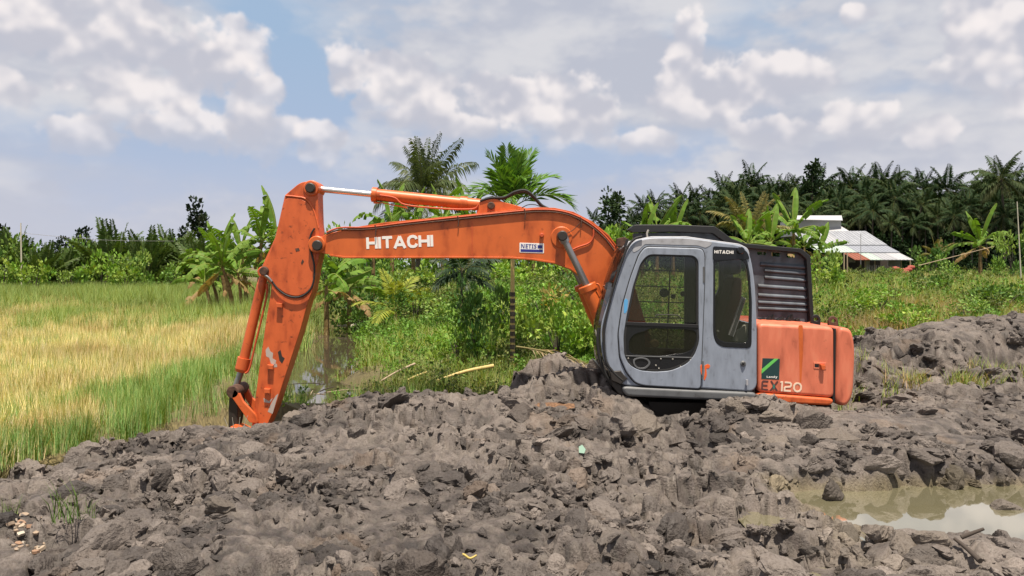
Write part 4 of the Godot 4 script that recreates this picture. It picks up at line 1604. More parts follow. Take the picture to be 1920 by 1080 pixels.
	# thicker cheek plates over the upper half, ending in a round toe
	plate(fillet(px2([535, 371, 562, 372, 578, 380, 589, 398, 597, 424, 599, 450, 592, 470, 590, 518, 585, 538, 572, 551, 556, 556, 538, 552, 520, 540, 505, 521, 494, 512, 493, 502, 499, 488, 517, 446, 528, 398], ad - 0.02), 0.05, 5), ad - 0.02, 10.92, M.orange_worn, "cheek_plate", arm, 0.008, [], true)
	pipe([535, 367, 555, 369, 573, 373, 585, 388, 592, 407, 597, 428], ad - 0.012, 0.013, M.orange_worn, "rib", arm)
	disc(584, 353, ad - 0.09, 10.96, 0.066, M.dark_steel, "pin", arm, ad)
	disc(584, 353, ad - 0.03, 10.93, 0.105, M.orange_worn, "boss", arm, ad)
	disc(497, 508, ad - 0.07, 10.97, 0.06, M.rust, "pin", arm, ad)
	pipe([590, 428, 583, 440, 580.5, 458, 584, 475, 589, 496, 589, 520, 584, 539, 572, 552, 556, 557.5, 538, 554, 522, 543, 510, 528], ad - 0.04, 0.013, M.rubber, "hydraulic_hose", arm)
	pipe([510, 528, 504, 521, 497, 516], ad - 0.05, 0.018, M.rod_dull, "hose_fitting", arm, 3)
	for s in [[523, 574], [506, 690], [500, 735]]:
		var st := plate(px2([s[0] - 5.5, s[1] - 6, s[0] + 5.5, s[1] - 5, s[0] + 5.5, s[1] + 3, s[0] - 5.5, s[1] + 2], ad - 0.06), ad - 0.06, ad + 0.002, M.orange_worn, "step", arm, 0.004)
		st.name = st.name
	for q in [[[498, 656, 503, 650, 507, 659, 512, 662, 511, 672, 518, 676, 516, 684, 508, 682, 505, 671, 499, 668], M.scrape], [[511, 752, 517, 742, 522, 738, 511, 776, 502, 772, 505, 764], M.scrape], [[521, 660, 526, 656, 529, 668, 534, 672, 529, 682, 524, 676], M.dark_steel], [[554, 466, 561, 465, 563, 470, 556, 472], M.rust], [[568, 486, 571, 490, 567, 497, 565, 493], M.rust], [[509, 684, 519, 682, 520, 688, 510, 690], M.scrape], [[494, 746, 504, 752, 512, 746, 506, 756, 495, 754], M.scrape]]:
		plate(px2(q[0], ad), ad - 0.0015 - (0.021 if q[0][1] < 500 else 0.0), ad + 0.001, q[1], "worn_patch", arm, 0.0004)
	# --- arm cylinder
	var ca := at(921, 386, 10.75)
	var cb := at(584, 353, 10.75)
	var ac := cylinder("arm_cylinder", x, ca, at(697, 364.5, 10.75), [[0.0, 0.0], [0.0, 0.075], [0.12, 0.078], [0.2, 0.078], [0.2, 0.092], [0.26, 0.092], [0.26, 0.076], [0.955, 0.082], [0.955, 0.10], [0.995, 0.10], [1.0, 0.085], [1.0, 0.0]], M.orange)
	cylinder("rod", ac, at(700, 364.5, 10.75), cb, [[0.0, 0.041], [0.88, 0.041], [0.88, 0.06], [1.0, 0.065], [1.0, 0.0]], M.chrome)
	plate(px2([700, 377, 762, 387, 764, 391, 716, 380, 700, 381], 10.7), 10.70, 10.80, M.orange, "oil_port_block", ac, 0.006)
	pipe([712, 366, 740, 371, 760, 384, 830, 391, 885, 392, 897, 384], 10.65, 0.012, M.orange_dirty, "oil_pipe", ac)
	# --- boom cylinders, one each side
	for s in [[10.37, 1.0], [11.13, 0.0]]:
		var d: float = s[0]
		var off := 0.0 if s[1] > 0.5 else -8.0
		var p0 := at(1056 + off, 446, d)
		var p1 := at(1100, 534, d)
		var p2 := at(1168, 690, d)
		if s[1] < 0.5:
			p0 = Vector3(at(1056, 446, 10.37).x, at(1056, 446, 10.37).y, -d)
			p1 = Vector3(at(1100, 534, 10.37).x, at(1100, 534, 10.37).y, -d)
			p2 = Vector3(at(1168, 690, 10.37).x, at(1168, 690, 10.37).y, -d)
		var bc := cylinder("boom_cylinder", x, p2, p1, [[0.0, 0.0], [0.0, 0.10], [0.58, 0.10], [0.58, 0.106], [0.70, 0.106], [0.70, 0.10], [0.93, 0.10], [0.93, 0.12], [0.99, 0.12], [1.0, 0.11], [1.0, 0.0]], M.orange)
		cylinder("rod", bc, p1.lerp(p2, 0.01), p0, [[0.0, 0.046], [0.9, 0.046], [0.9, 0.06], [1.0, 0.07], [1.0, 0.0]], M.rod_dull)
		if s[1] > 0.5:
			pipe([1118, 532, 1124, 536, 1130, 556, 1141, 580], 10.27, 0.013, M.orange, "oil_pipe", bc)
	# --- bucket cylinder, link, bucket
	var bk := cylinder("bucket_cylinder", x, at(496, 512, 10.75), at(452, 697, 10.75), [[0.0, 0.0], [0.0, 0.05], [0.1, 0.062], [0.12, 0.066], [0.86, 0.066], [0.86, 0.088], [0.97, 0.088], [1.0, 0.075], [1.0, 0.0]], M.orange_worn)
	cylinder("rod", bk, at(452.5, 695, 10.75), at(438, 738, 10.75), [[0.0, 0.042], [1.0, 0.042], [1.0, 0.0]], M.rod_dull)
	disc(496, 510, 10.62, 10.88, 0.075, M.orange_worn, "eye", bk, 10.7)
	pipe([500, 532, 499, 560, 480, 640, 468, 690, 460, 700], 10.68, 0.014, M.orange_dirty, "oil_pipe", bk)
	disc(437, 735, 10.54, 10.96, 0.085, M.rust, "link_pin", x, 10.56)
	plate(fillet(px2([430, 737, 444, 733, 446, 770, 446, 815, 428, 815, 428, 770], 10.6), 0.03), 10.6, 10.9, M.dark_steel, "bucket_link", x, 0.01)
	plate(fillet(px2([440, 728, 448, 736, 456, 753, 480, 778, 484, 794, 468, 792, 444, 758, 434, 744], 10.55), 0.03), 10.54, 10.6, M.orange_worn, "rocker_arm", x, 0.008)
	plate(fillet(px2([440, 728, 448, 736, 456, 753, 480, 778, 484, 794, 468, 792, 444, 758, 434, 744], 10.55), 0.03), 10.9, 10.96, M.orange_worn, "rocker_arm", x, 0.008)
	var bucket := plate(fillet(px2([433, 797, 447, 800, 470, 812, 492, 812, 505, 850, 500, 900, 460, 920, 400, 900, 376, 850, 392, 840, 420, 868, 446, 862], 10.5), 0.04), 10.42, 11.05, M.orange_worn, "bucket", x, 0.012)
	for k in 4:
		plate(px2([376, 850, 392, 838, 352, 822], 10.5), 10.44 + k * 0.17, 10.53 + k * 0.17, M.dark_steel, "tooth", bucket, 0.006)
	# --- cab
	var cd := 9.6
	var cf := 10.56
	var outer := fillet(zp([225, 872, 170, 790, 150, 735, 146, 600, 163, 500, 203, 350, 248, 220, 275, 162, 310, 133, 380, 120, 560, 120, 700, 140, 830, 158, 870, 180, 892, 250, 909, 380, 917, 560, 917, 905, 640, 887], cd), 0.12, 6)
	var door_cut := fillet(zp([365, 195, 605, 205, 632, 238, 622, 560, 626, 650, 606, 720, 565, 772, 484, 806, 400, 812, 312, 804, 258, 772, 234, 722, 230, 620, 248, 500, 280, 360, 322, 235], cd), 0.04)
	var win_cut := fillet(zp([697, 228, 845, 212, 866, 240, 880, 310, 890, 450, 888, 672, 872, 682, 740, 676, 708, 655, 695, 610], cd), 0.05)
	var cab := plate(outer, cd, cd + 0.07, M.cab_grey, "cab", x, 0.022, [door_cut, win_cut], true)
	plate(fillet(zp([300, 158, 322, 140, 382, 127, 560, 127, 690, 144, 684, 162, 655, 176, 616, 163, 349, 156, 318, 186, 292, 200, 284, 190], cd), 0.02), cd - 0.004, cd + 0.01, M.roof_grey, "roof_edge", cab, 0.003)
	# roof, rear wall, floor, far side
	plate(fillet(zp([262, 180, 310, 131, 380, 116, 560, 116, 700, 136, 830, 154, 872, 176, 884, 212, 860, 208, 830, 182, 700, 164, 560, 146, 380, 146, 325, 158, 285, 200], cd), 0.03), cd + 0.012, cf, M.roof_grey, "roof", cab, 0.011, [], true)
	plate(zp([893, 560, 913, 560, 913, 895, 890, 895], cd), cd + 0.06, cf - 0.06, M.cab_grey, "rear_wall", cab, 0.004)
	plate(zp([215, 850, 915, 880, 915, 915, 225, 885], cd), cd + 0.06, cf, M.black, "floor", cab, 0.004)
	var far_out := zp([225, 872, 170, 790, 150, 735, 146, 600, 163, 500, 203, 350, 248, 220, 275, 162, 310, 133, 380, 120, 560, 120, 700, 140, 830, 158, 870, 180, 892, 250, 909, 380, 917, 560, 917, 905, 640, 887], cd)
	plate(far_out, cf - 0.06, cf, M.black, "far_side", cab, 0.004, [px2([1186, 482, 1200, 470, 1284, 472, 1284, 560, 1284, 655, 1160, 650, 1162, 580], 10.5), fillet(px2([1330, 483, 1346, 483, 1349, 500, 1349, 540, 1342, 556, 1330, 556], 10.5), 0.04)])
	for g in [[1168, 504, 1288, 509, 0.007], [1163, 535, 1288, 539, 0.007], [1158, 564, 1288, 568, 0.007], [1157, 594, 1288, 597, 0.006], [1258, 468, 1250, 660, 0.009]]:
		pipe([g[0], g[1], (g[0] + g[2]) * 0.5, (g[1] + g[3]) * 0.5, g[2], g[3]], cf + 0.02, g[4], M.black, "guard_bar", cab, 1)
	disc(1246, 549, 10.40, 10.45, 0.06, M.black, "fan_housing", cab, 10.4)
	disc(1263, 556, 10.40, 10.44, 0.03, M.black, "fan_housing", cab, 10.4)
	disc(1281, 551, 10.40, 10.44, 0.034, M.black, "fan_housing", cab, 10.4)
	# windscreen, bulging forward between the pillars
	var wb := nb()
	var prof := [228, 845, 178, 790, 156, 735, 152, 600, 169, 500, 209, 350, 254, 220, 281, 168]
	var front := PackedVector3Array()
	for i in range(0, prof.size(), 2):
		front.append(at(1080 + prof[i] / 2.7, 400 + prof[i + 1] / 2.7, cd))
	front = smooth_path(front, 4)
	for i in front.size() - 1:
		for k in 8:
			var q := []
			for e in [[i, k], [i + 1, k], [i + 1, k + 1], [i, k + 1]]:
				var t: float = e[1] / 8.0
				var p := front[e[0]]
				q.append(Vector3(p.x - 0.10 * sin(PI * t), p.y, lerpf(-cd - 0.03, -cf + 0.03, t)))
			wb.fquad(q[0], q[1], q[2], q[3], Vector3(-1, 0.2, 0))
	part("windscreen", wb.mesh(M.glass_dark), cab)
	for e in [[[236, 846, 186, 800, 148, 735, 142, 600, 158, 500, 198, 350, 243, 215, 268, 160, 300, 128, 335, 118], -0.02, 0.015, M.rubber, "seal"], [[232, 800, 190, 808, 166, 780, 138, 720, 128, 620, 138, 540, 170, 440, 205, 330, 250, 215, 290, 160, 345, 150], 0.05, 0.011, M.cab_grey, "handrail"], [[212, 890, 160, 830, 122, 740, 110, 650, 116, 580], 0.06, 0.02, M.rubber, "hose"], [[170, 800, 128, 735, 108, 640, 98, 590], 0.11, 0.008, M.bar_grey, "cable"], [[205, 330, 196, 365, 160, 470, 135, 570], 0.4, 0.024, M.rubber, "wiper_arm"], [[262, 130, 240, 190, 205, 300, 178, 400], 0.35, 0.018, M.black, "hose"]]:
		var pts := []
		for i in range(0, e[0].size(), 2):
			pts.append_array([1080 + e[0][i] / 2.7, 400 + e[0][i + 1] / 2.7])
		pipe(pts, cd + e[1], e[2], e[3], e[4], cab)
	plate(zp([170, 800, 225, 795, 240, 815, 260, 835, 225, 865, 180, 845], cd), cd - 0.03, cd + 0.2, M.dark_steel, "step_bracket", cab, 0.01)
	plate(zp([205, 128, 240, 120, 262, 130, 232, 172, 205, 168], cd + 0.6), cd + 0.55, cd + 0.65, M.rust, "lamp_bracket", cab, 0.006)
	pipe([1214, 446, 1213, 438, 1216, 431], cd + 0.1, 0.012, M.bar_grey, "visor_post", cab, 2)
	# door
	var door_out := fillet(zp([350, 170, 615, 177, 640, 184, 650, 215, 650, 330, 640, 600, 629, 888, 345, 871, 300, 858, 255, 805, 222, 728, 214, 610, 234, 470, 274, 330, 318, 210], cd), 0.05, 5)
	var door_win := fillet(zp([365, 208, 595, 214, 618, 240, 618, 560, 622, 650, 600, 715, 560, 762, 480, 796, 400, 802, 320, 795, 268, 767, 243, 722, 239, 620, 255, 520, 287, 370, 326, 250], cd), 0.06, 5)
	var seal_out := fillet(zp([349, 165, 617, 172, 644, 180, 654, 213, 654, 330, 644, 600, 633, 893, 343, 876, 297, 863, 251, 808, 217, 730, 209, 610, 229, 470, 270, 328, 314, 206], cd), 0.05, 5)
	plate(seal_out, cd - 0.008, cd + 0.01, M.rubber, "door_seal", cab, 0.003, [door_cut], true)
	plate(door_out, cd - 0.026, cd + 0.02, M.cab_grey, "door", cab, 0.014, [door_win], true)
	plate(fillet(zp([372, 214, 590, 220, 611, 243, 611, 556, 262, 543, 295, 372, 332, 254], cd), 0.04), cd - 0.002, cd + 0.004, M.glass, "door_window", cab, 0.001)
	# window gasket, the black rail and the black lower sheet with its own pane
	var gasket_in := fillet(zp([372, 216, 588, 222, 608, 246, 608, 556, 612, 650, 590, 710, 552, 754, 476, 786, 400, 792, 324, 785, 278, 760, 255, 720, 251, 620, 266, 522, 297, 374, 333, 256], cd), 0.06, 5)
	plate(door_win, cd - 0.014, cd + 0.012, M.rubber, "window_gasket", cab, 0.002, [gasket_in], true)
	plate(zp([246, 548, 622, 562, 622, 580, 244, 566], cd), cd - 0.02, cd + 0.01, M.black, "window_rail", cab, 0.003)
	var low := fillet(zp([243, 566, 620, 580, 622, 650, 600, 715, 560, 762, 480, 796, 400, 802, 320, 795, 268, 767, 243, 722, 239, 640], cd), 0.05, 5)
	var low_hole := fillet(zp([268, 640, 300, 606, 345, 598, 370, 582, 560, 588, 608, 594, 608, 640, 590, 690, 545, 708, 420, 722, 280, 712, 266, 690], cd), 0.05, 4)
	plate(low, cd - 0.012, cd + 0.008, M.black_gloss, "lower_panel", cab, 0.002, [low_hole])
	plate(low_hole, cd - 0.004, cd + 0.002, M.glass_dark, "lower_window", cab, 0.001)
	plate(zp([250, 718, 608, 728, 606, 733, 250, 723], cd), cd - 0.02, cd - 0.010, M.skirt_grey, "panel_trim", cab, 0.002)
	plate(fillet(zp([286, 735, 330, 726, 365, 735, 380, 760, 350, 790, 310, 788, 288, 765], cd), 0.06, 5), cd - 0.022, cd - 0.010, M.skirt_grey, "speaker_ring", cab, 0.003, [fillet(zp([296, 741, 330, 733, 358, 741, 368, 760, 344, 781, 314, 780, 297, 763], cd), 0.05, 5)])
	for q in [[265, 734], [268, 766], [357, 738], [430, 736], [490, 738], [580, 742], [530, 776], [420, 785], [405, 770]]:
		disc(1080 + q[0] / 2.7, 400 + q[1] / 2.7, cd - 0.02, cd - 0.008, 0.009, M.bar_grey, "screw", cab)
	pipe([1229, 594, 1231, 591, 1250, 590, 1270, 591, 1276, 596], cd + 0.1, 0.007, M.bar_grey, "grab_bar", cab, 3)
	plate(fillet(zp([240, 505, 242, 440, 252, 430, 262, 440, 258, 490, 250, 505], cd), 0.01), cd - 0.028, cd - 0.02, M.sky_blue_paint, "paint_mark", cab, 0.001)
	plate(fillet(zp([650, 770, 668, 762, 680, 772, 672, 786, 660, 784, 662, 820, 652, 846, 646, 842, 652, 800], cd), 0.01), cd - 0.003, cd + 0.002, M.spray_orange, "paint_mark", cab, 0.001)
	plate(fillet(zp([626, 770, 636, 762, 636, 826, 628, 800], cd), 0.01), cd - 0.029, cd - 0.02, M.spray_orange, "paint_mark", cab, 0.001)
	for q in [[646, 270, 646, 350], [641, 748, 640, 838]]:
		pipe([1080 + q[0] / 2.7, 400 + q[1] / 2.7, 1080 + (q[0] + q[2]) / 5.4, 400 + (q[1] + q[3]) / 5.4, 1080 + q[2] / 2.7, 400 + q[3] / 2.7], cd - 0.02, 0.014, M.skirt_grey, "hinge", cab, 1)
	# small window at the back of the cab
	plate(win_cut, cd - 0.006, cd + 0.02, M.black_gloss, "window_frame", cab, 0.003, [fillet(zp([704, 245, 838, 232, 862, 260, 872, 330, 878, 450, 872, 645, 858, 657, 748, 652, 718, 636, 705, 600], cd), 0.05)])
	plate(fillet(zp([704, 245, 838, 232, 862, 260, 872, 330, 878, 450, 872, 645, 858, 657, 748, 652, 718, 636, 705, 600], cd), 0.05), cd + 0.002, cd + 0.006, M.glass, "window", cab, 0.001)
	plate(fillet(zp([693, 166, 838, 176, 866, 196, 880, 232, 692, 238], cd), 0.03), cd - 0.012, cd + 0.01, M.black_gloss, "name_band", cab, 0.003)
	stroked("HITACHI", 1339.5, 469.6, 1375, 475.6, cd - 0.012, -0.035, 0.26, [M.white_paint], cab, 0.24)
	disc(1390, 469.5, cd - 0.05, cd, 0.045, M.black_gloss, "window_knob", cab)
	disc(1394, 682, cd - 0.018, cd + 0.004, 0.034, M.skirt_grey, "door_lock", cab)
	disc(1394, 682, cd - 0.028, cd, 0.016, M.black, "lock_barrel", cab)
	pipe([1400.5, 712, 1400.5, 716, 1400.5, 722], cd - 0.03, 0.016, M.roof_grey, "catch", cab, 2)
	# inside the cab
	var seat := plate(fillet(px2([1300, 660, 1302, 628, 1345, 622, 1362, 560, 1372, 520, 1388, 520, 1386, 580, 1376, 660], 10.0), 0.08), 9.9, 10.35, M.maroon, "seat", x, 0.03)
	plate(fillet(px2([1366, 500, 1372, 484, 1388, 484, 1390, 512, 1370, 516], 10.0), 0.04), 9.98, 10.26, M.seat, "headrest", seat, 0.02)
	plate(px2([1392, 556, 1399, 560, 1376, 632, 1367, 628], 9.78), 9.78, 9.83, M.white_paint, "safety_belt_roll", seat, 0.004)
	for k in 3:
		pipe([1393.5 + k * 1.8, 560 + k, 1381 + k * 1.8, 595 + k, 1369 + k * 1.9, 629 + k], 9.775, 0.0035, M.dark_steel, "stripe", seat, 1)
	plate(fillet(px2([1374, 640, 1380, 622, 1398, 608, 1402, 642], 9.85), 0.02), 9.84, 9.9, M.pale_fabric, "cloth", seat, 0.006)
	plate(px2([1170, 690, 1172, 640, 1190, 610, 1205, 612, 1208, 690], 10.0), 9.85, 10.4, M.seat, "console", x, 0.02)
	disc(1228, 645, 9.82, 9.9, 0.055, M.bamboo, "lever_knob", x)
	pipe([1228, 650, 1232, 670, 1234, 700], 9.86, 0.016, M.black, "lever", x, 2)
	for q in [[1283, 638], [1296, 640], [1347, 621]]:
		disc(q[0], q[1], 9.80, 9.84, 0.013, M.pale_fabric, "button", x)
	# --- skirts, engine cover, counterweight
	plate(fillet(zp([228, 876, 917, 908, 917, 955, 600, 944, 250, 928], cd - 0.03), 0.07, 5), cd - 0.03, 11.9, M.skirt_grey, "side_skirt", x, 0.035, [], true)
	plate(zp([170, 835, 230, 872, 250, 926, 215, 915, 190, 880], cd), cd + 0.02, 11.8, M.dark_steel, "front_frame", x, 0.01)
	var ec := plate(fillet(zp([922, 556, 1308, 576, 1309, 936, 921, 908], cd), 0.07, 6), cd, 10.62, M.orange_faded, "engine_cover", x, 0.045, [], true)
	plate(fillet(zp([921, 909, 1308, 939, 1298, 975, 919, 957], cd - 0.03), 0.07, 5), cd - 0.03, 11.9, M.orange_worn, "rear_skirt", x, 0.03, [], true)
	plate(zp([1311, 585, 1322, 585, 1317, 960, 1304, 960], cd), cd + 0.03, 11.7, M.black, "panel_gap", x, 0.003)
	plate(fillet(zp([1324, 576, 1384, 581, 1406, 610, 1417, 700, 1407, 925, 1372, 982, 1310, 966], cd + 0.01), 0.14, 6), cd + 0.01, 11.92, M.orange_faded, "counterweight", x, 0.05, [], true)
	plate(fillet(zp([944, 733, 1032, 736, 1028, 842, 938, 838], cd), 0.004), cd - 0.003, cd + 0.001, M.sticker_teal, "sticker", ec, 0.0008)
	plate(zp([939, 790, 1003, 736, 1024, 736.5, 938.5, 812], cd), cd - 0.005, cd - 0.002, M.sticker_green, "sticker_stripe", ec, 0.0006)
	lettering("Landy", 1437.5, 704.5, 1457.5, 709.8, cd - 0.0032, -0.02, M.white_paint, ec)
	stroked("EX120", 1427, 715.2, 1503.5, 733.6, cd, -0.062, 0.17, [M.letter_dark, M.letter_dark, M.letter_cream], ec, 0.16)
	plate(zp([995, 872, 1001, 864, 1007, 873, 1005, 886, 1000, 892, 996, 884], cd), cd - 0.006, cd - 0.003, M.letter_teal, "letter_core", ec, 0.0006)
	var latch := plate(fillet(zp([1202, 752, 1266, 756, 1266, 790, 1202, 786], cd), 0.008), cd - 0.006, cd + 0.002, M.orange_faded, "latch", ec, 0.004, [zp([1208, 763, 1256, 765, 1256, 782, 1208, 780], cd)])
	latch.name = "latch"
	plate(zp([1208, 763, 1229, 764, 1229, 782, 1208, 781], cd), cd - 0.003, cd + 0.001, M.black, "latch_pocket", ec, 0.0006)
	plate(zp([1231, 764, 1256, 766, 1254, 790, 1238, 789], cd), cd - 0.05, cd, M.orange_worn, "latch_handle", ec, 0.004)
	plate(fillet(zp([1126, 566, 1148, 566, 1150, 700, 1140, 860, 1133, 860, 1130, 700], cd), 0.02), cd - 0.0012, cd + 0.001, M.orange, "drip_stain", ec, 0.0004)
	# engine deck behind the low cover
	plate(px2([1405, 600, 1570, 610, 1570, 640, 1405, 640], 10.62), 10.63, 11.88, M.orange_dirty, "engine_deck", x, 0.02)
	for k in 9:
		plate(px2([1420 + k * 9, 601 - (k % 3), 1426 + k * 9, 596 - (k % 4) * 2, 1429 + k * 9, 604, 1420 + k * 9, 606], 10.5), 10.48 + (k % 2) * 0.06, 10.56 + (k % 2) * 0.06, M.black, "hose_clip", x, 0.004)
	for e in [[1530, 600, 10.2, M.black], [1563, 603, 10.0, M.rust]]:
		var lug := plate(fillet(px2([e[0] - 9, e[1] + 12, e[0] - 9, e[1] - 4, e[0] - 4, e[1] - 10, e[0] + 4, e[1] - 10, e[0] + 9, e[1] - 4, e[0] + 9, e[1] + 12], e[2]), 0.04, 4), e[2], e[2] + 0.05, e[3], "lifting_eye", x, 0.006, [fillet(px2([e[0] - 4, e[1] + 2, e[0] - 4, e[1] - 4, e[0] + 4, e[1] - 4, e[0] + 4, e[1] + 2], e[2]), 0.03, 4)])
		lug.name = lug.name
	# --- the engine hood, tipped up on edge behind the cab, its dark inside turned this way
	var hd := 10.72
	var ho := fillet(px2([1186, 437, 1340, 435, 1376, 455, 1398, 462, 1500, 470, 1514, 482, 1521, 604, 1405, 604, 1405, 480, 1340, 478, 1190, 474], hd), 0.03)
	var holes := []
	for e in [[1420, 471.5, 17, 7], [1447, 472.5, 16, 9], [1475, 475.5, 16, 8]]:
		holes.append(fillet(px2([e[0], e[1], e[0] + e[2], e[1] + 1, e[0] + e[2], e[1] + e[3], e[0], e[1] + e[3] - 1], hd), 0.01, 2))
	var hood := plate(ho, hd, hd + 0.03, M.hood_dark, "engine_hood", x, 0.006, holes)
	plate(fillet(px2([1176, 431, 1190, 421, 1262, 421, 1340, 424, 1372, 447, 1395, 456, 1503, 466, 1520, 480, 1527, 607, 1519, 607, 1512, 486, 1498, 474, 1393, 465, 1364, 458, 1337, 437.5, 1262, 435, 1186, 436], hd - 0.1), 0.02), hd - 0.1, hd + 0.02, M.black, "rim", hood, 0.01)
	for r in [[1425, 496, 1510, 502], [1433, 507.5, 1511, 513.5], [1433, 520.5, 1511, 526.5], [1421, 537, 1511, 543], [1421, 554, 1511, 559.5], [1421, 567, 1514, 572], [1421, 578.5, 1514, 582.5]]:
		# each louvre is pressed outward at its top edge and open below
		var b := nb()
		var p0 := at(r[0], r[1], hd)
		var p1 := at(r[2], r[3], hd)
		var dn := (p1 - p0)
		var up := Vector3(-dn.y, dn.x, 0).normalized()
		var nrm := Vector3(0, 0, 1)
		for s in [[0.035, 0.002, 0.012, 0.028], [0.012, 0.028, -0.004, 0.03]]:
			b.fquad(p0 + up * s[0] + nrm * s[1], p1 + up * s[0] + nrm * s[1], p1 + up * s[2] + nrm * s[3], p0 + up * s[2] + nrm * s[3], nrm + up)
		b.fquad(p0 - up * 0.004 + nrm * 0.03, p1 - up * 0.004 + nrm * 0.03, p1 - up * 0.02 + nrm * 0.002, p0 - up * 0.02 + nrm * 0.002, nrm - up)
		part("louvre", b.mesh(M.hood_dark), hood)
		plate(PackedVector2Array([Vector2(p0.x, p0.y) - Vector2(up.x, up.y) * 0.008, Vector2(p1.x, p1.y) - Vector2(up.x, up.y) * 0.008, Vector2(p1.x, p1.y) - Vector2(up.x, up.y) * 0.03, Vector2(p0.x, p0.y) - Vector2(up.x, up.y) * 0.03]), hd - 0.004, hd + 0.001, M.black, "louvre_slot", hood, 0.001)
	# --- undercarriage, sunk in the mud
	plate(px2([1215, 752, 1560, 760, 1560, 800, 1215, 792], 9.95), 9.95, 11.6, M.dark_steel, "main_frame", x, 0.02)
	var sb := nb()
	sb.lathe(Vector3(2.5, -0.25, -10.75), Vector3(2.5, 0.30, -10.75), [[0.0, 0.0], [0.0, 0.6], [1.0, 0.6], [1.0, 0.0]], 24)
	part("slew_ring", sb.mesh(M.dark_steel), x)
	for d in [9.72, 11.33]:
		var q := PackedVector2Array()
		for k in 24:
			var a := TAU * k / 24.0
			q.append(Vector2(2.55 + 1.2 * signf(cos(a)) + 0.33 * cos(a), -0.36 + 0.33 * sin(a)))
		var trk := plate(q, d, d + 0.46, M.dark_steel, "track", x, 0.02)
		for k in 13:
			plate(PackedVector2Array([Vector2(1.35 + k * 0.2, -0.03), Vector2(1.52 + k * 0.2, -0.03), Vector2(1.52 + k * 0.2, -0.005), Vector2(1.40 + k * 0.2, -0.005), Vector2(1.38 + k * 0.2, 0.02), Vector2(1.35 + k * 0.2, 0.02)]), d - 0.02, d + 0.48, M.dark_steel, "track_shoe", trk, 0.003)


# ---------------------------------------------------------------- planting
const ORD := ["first", "second", "third", "fourth", "fifth", "sixth", "seventh", "eighth", "ninth", "tenth", "eleventh", "twelfth", "thirteenth", "fourteenth", "fifteenth", "sixteenth", "seventeenth", "eighteenth", "nineteenth", "twentieth"]


func nth(i: int) -> String:
	if i < 20:
		return ORD[i]
	return "%d%s" % [i + 1, ["th", "st", "nd", "rd"][(i + 1) % 10] if (i + 1) % 10 < 4 and (i + 1) / 10 != 1 else "th"]


func build_grove() -> void:
	var ridge := [1060, 385, 1100, 374, 1140, 378, 1180, 365, 1210, 350, 1250, 345, 1300, 325, 1350, 316, 1390, 297, 1440, 300, 1500, 292, 1560, 308, 1600, 290, 1640, 285, 1680, 302, 1720, 305, 1760, 298, 1800, 302, 1850, 305, 1884, 276, 1920, 300, 2040, 296]
	var top_at := func(p: float) -> float:
		for i in range(0, ridge.size() - 2, 2):
			if p <= ridge[i + 2]:
				return lerpf(ridge[i + 1], ridge[i + 3], clampf((p - ridge[i]) / float(ridge[i + 2] - ridge[i]), 0.0, 1.0))
		return 298.0
	var protos := []
	for k in 5:
		protos.append(palm("coconut_palm", 10.0, 17 + k % 3 * 2, 1.0, "grove_light" if k % 2 == 1 else "grove", 0.17, Vector2(rng.randf_range(-0.7, 0.7), rng.randf_range(-0.5, 0.5))))
	var made := 0
	for row in [[118.0, 36, 8.0, "back"], [105.0, 31, 40.0, "middle"], [93.0, 22, 72.0, "front"]]:
		var cnt: int = row[1]
		for i in cnt:
			var p := lerpf(1096.0 if row[3] == "back" else 1200.0 if row[3] == "middle" else 1330.0, 1985.0, (i + rng.randf_range(0.25, 0.75)) / cnt)
			if row[3] == "front" and i == cnt - 3:
				p = 1884.0
			var d: float = row[0] + rng.randf_range(-4.0, 4.0)
			var y: float = float(top_at.call(p)) + row[2] + rng.randf_range(-8.0, 24.0)
			if row[3] == "front" and i == cnt - 3:
				y = 276.0
			var g := on_ground(p, d)
			var h: float = (EYE - (y - PCY) / FOC * d) - g.y
			var o: Node3D
			var size := clampf(h / 13.3, 0.55, 1.25)
			if made < protos.size():
				o = protos[made]
				o.position = g
				o.rotation.y = rng.randf() * TAU
				o.scale = Vector3.ONE * size
			else:
				o = copy_of(protos[made % 5], "coconut_palm", g, rng.randf() * TAU, size)
			made += 1
			tag(o, "dark coconut palm, %s from the left in the %s row of the grove" % [nth(i), row[3]], "palm tree", "coconut palms of the dark grove")
	# the thicket under and between the palms
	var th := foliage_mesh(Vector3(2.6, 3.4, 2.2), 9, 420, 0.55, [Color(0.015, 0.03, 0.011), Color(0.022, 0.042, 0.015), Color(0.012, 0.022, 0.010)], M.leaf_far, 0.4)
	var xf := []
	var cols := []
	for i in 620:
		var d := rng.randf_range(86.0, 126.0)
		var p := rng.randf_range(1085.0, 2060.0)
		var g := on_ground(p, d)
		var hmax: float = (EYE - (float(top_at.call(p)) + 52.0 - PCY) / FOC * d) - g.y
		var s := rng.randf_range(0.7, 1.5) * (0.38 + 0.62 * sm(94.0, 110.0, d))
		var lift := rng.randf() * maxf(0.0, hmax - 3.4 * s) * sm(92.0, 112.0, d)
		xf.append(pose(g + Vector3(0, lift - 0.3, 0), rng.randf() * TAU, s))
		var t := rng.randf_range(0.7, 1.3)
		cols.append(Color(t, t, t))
	scatter("grove_undergrowth", th, xf, cols)


